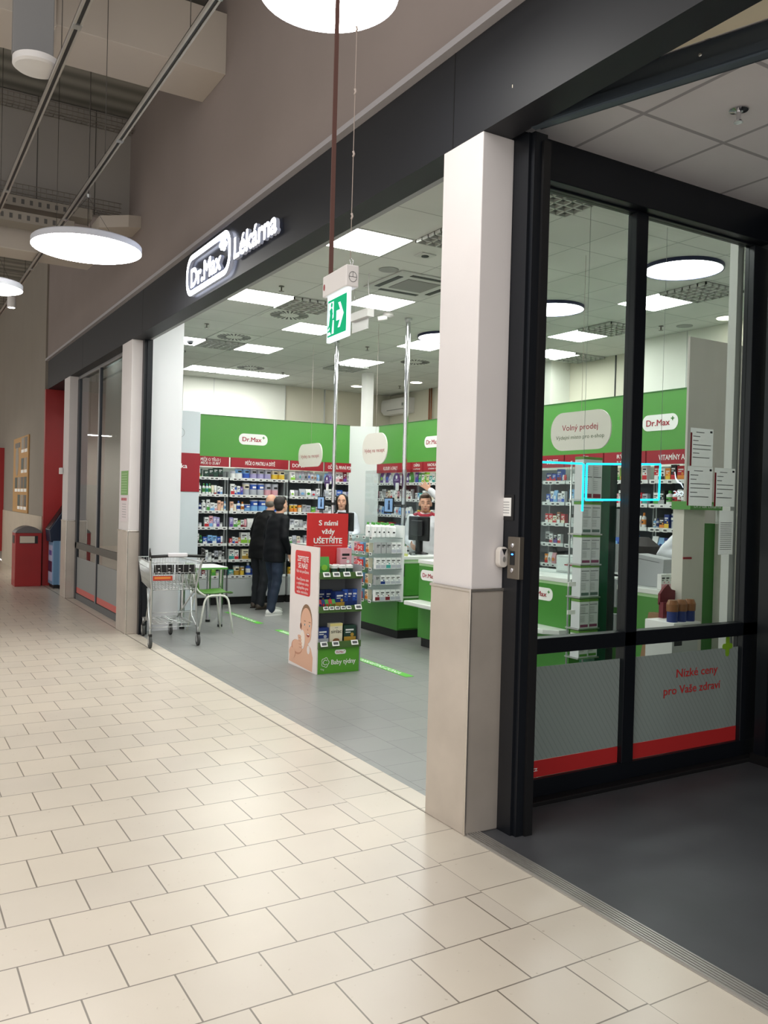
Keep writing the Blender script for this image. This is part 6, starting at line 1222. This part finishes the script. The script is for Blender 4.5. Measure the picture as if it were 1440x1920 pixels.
    if collar:
        c_ = MB(); cm2 = mat('cloth_' + collar.strip('#'), collar, 0.6); c_.tube([S((0.085*math.cos(a), 0.012 + 0.08*math.sin(a), 1.452 - 0.028*max(0, math.sin(a)))) for a in [2*PI*q/20 for q in range(20)]], 0.022*k, cm2, 8, closed=True)
        for q in (-1, 1): c_.tube([S((q*0.09, 0.02, 1.44)), S((q*0.15, 0.01, 1.425))], [0.03*k, 0.022*k], cm2, 8)
        c_.build('collar', t)
    tm = mat('cloth_' + trouser.strip('#'), trouser, 0.75, vary=0.12, scale=9, bump=0.15)
    T_ = Body(); T_.loft([(S((0, 0, z)), rx*k, ry*k) for z, rx, ry in ((0.80, 0.15, 0.11), (0.92, 0.17, 0.125), (1.02, 0.15, 0.11))], tm)
    for j in (hl, hr): T_.limb([j[0], j[1], j[2] - Vector((0, 0, 0.02*k))], [0.098*k, 0.072*k, 0.060*k], tm)
    T_.fuse('trousers', t, tm, 0.014, 5, 0.005)
    for j in (hl, hr):
        a_ = j[2]; s2 = Body(); sm = mat('shoe_' + shoe.strip('#'), shoe, 0.5)
        s2.limb([Vector((a_.x, a_.y - 0.03, 0.045)), Vector((a_.x, a_.y + 0.06, 0.045)), Vector((a_.x, a_.y + 0.16, 0.035))], [0.044, 0.046, 0.036], sm); s2.ell((a_.x, a_.y, 0.08), (0.045, 0.055, 0.045), sm)
        sh_ = s2.fuse('shoe', t, sm, 0.008, 3); so2 = MB(); so2.disc((a_.x, a_.y + 0.06, 0.0), X, Y, 0.047, 0.145, 0.018, mat('sole_' + sole.strip('#'), sole, 0.6), 24); so2.build('sole', sh_)
        for v in sh_.data.vertices: v.co.z = max(v.co.z, 0.006)
    return t
person('person in a dark navy jacket, blue jeans and white sneakers at the shelves', (4.70, 10.82, 0), -1.35, 1.63, coat='#07090f', trouser='#16243a', shoe='#d6d6d4', hair='#1c1513', lean=0.12, headyaw=0.15, headpitch=-0.25, armR=[(0.235, -0.03, 1.13), (0.22, 0.11, 0.90)], step=0.10, coat_len=0.76)
person('person with thinning grey hair in dark jacket and trousers behind the other customer', (4.76, 11.46, 0), -1.25, 1.66, coat='#08090b', trouser='#11161e', shoe='#4b4038', hair='#6d655d', hstyle='balding', lean=0.27, headyaw=0.1, headpitch=-0.35, sole='#2b2622', coat_len=0.74, wide=1.08)
person('person with long dark hair in a white coat behind the monitor', (6.10, 11.48, 0), 2.55, 1.69, coat='#d8dde6', trouser='#d0d3d8', shoe='#dcdcdc', hair='#15110f', hstyle='long', lean=0.05, headyaw=0.0, headpitch=-0.12, armL=[(-0.24, 0.03, 1.13), (-0.18, 0.24, 1.03)], armR=[(0.24, 0.03, 1.13), (0.18, 0.24, 1.03)], coat_rough=0.8)
person('person in white polo with red collar waving a raised hand', (6.12, 9.20, 0), 2.50, 1.71, coat='#dfe0e4', trouser='#d5d6d8', shoe='#dcdcdc', hair='#4a3526', beard='#9a6b4c', hstyle='short', lean=0.06, headyaw=0.08, headpitch=-0.02, armR=[(0.24, 0.03, 1.13), (0.16, 0.26, 1.06)], armL=[(-0.28, 0.12, 1.56), (-0.06, 0.15, 1.75)], collar='#b3263c', coat_rough=0.8)
person('person in a white coat, bent elbow showing beside the certificates', (6.33, 5.10, 0), 2.75, 1.66, coat='#e0e3ea', trouser='#cfd2d8', shoe='#dcdcdc', hair='#3a2a20', hstyle='long', lean=0.05, armL=[(-0.25, -0.04, 1.15), (-0.1, 0.2, 1.2)], armR=[(0.34, 0.0, 1.22), (0.15, 0.20, 1.20)], coat_rough=0.8)
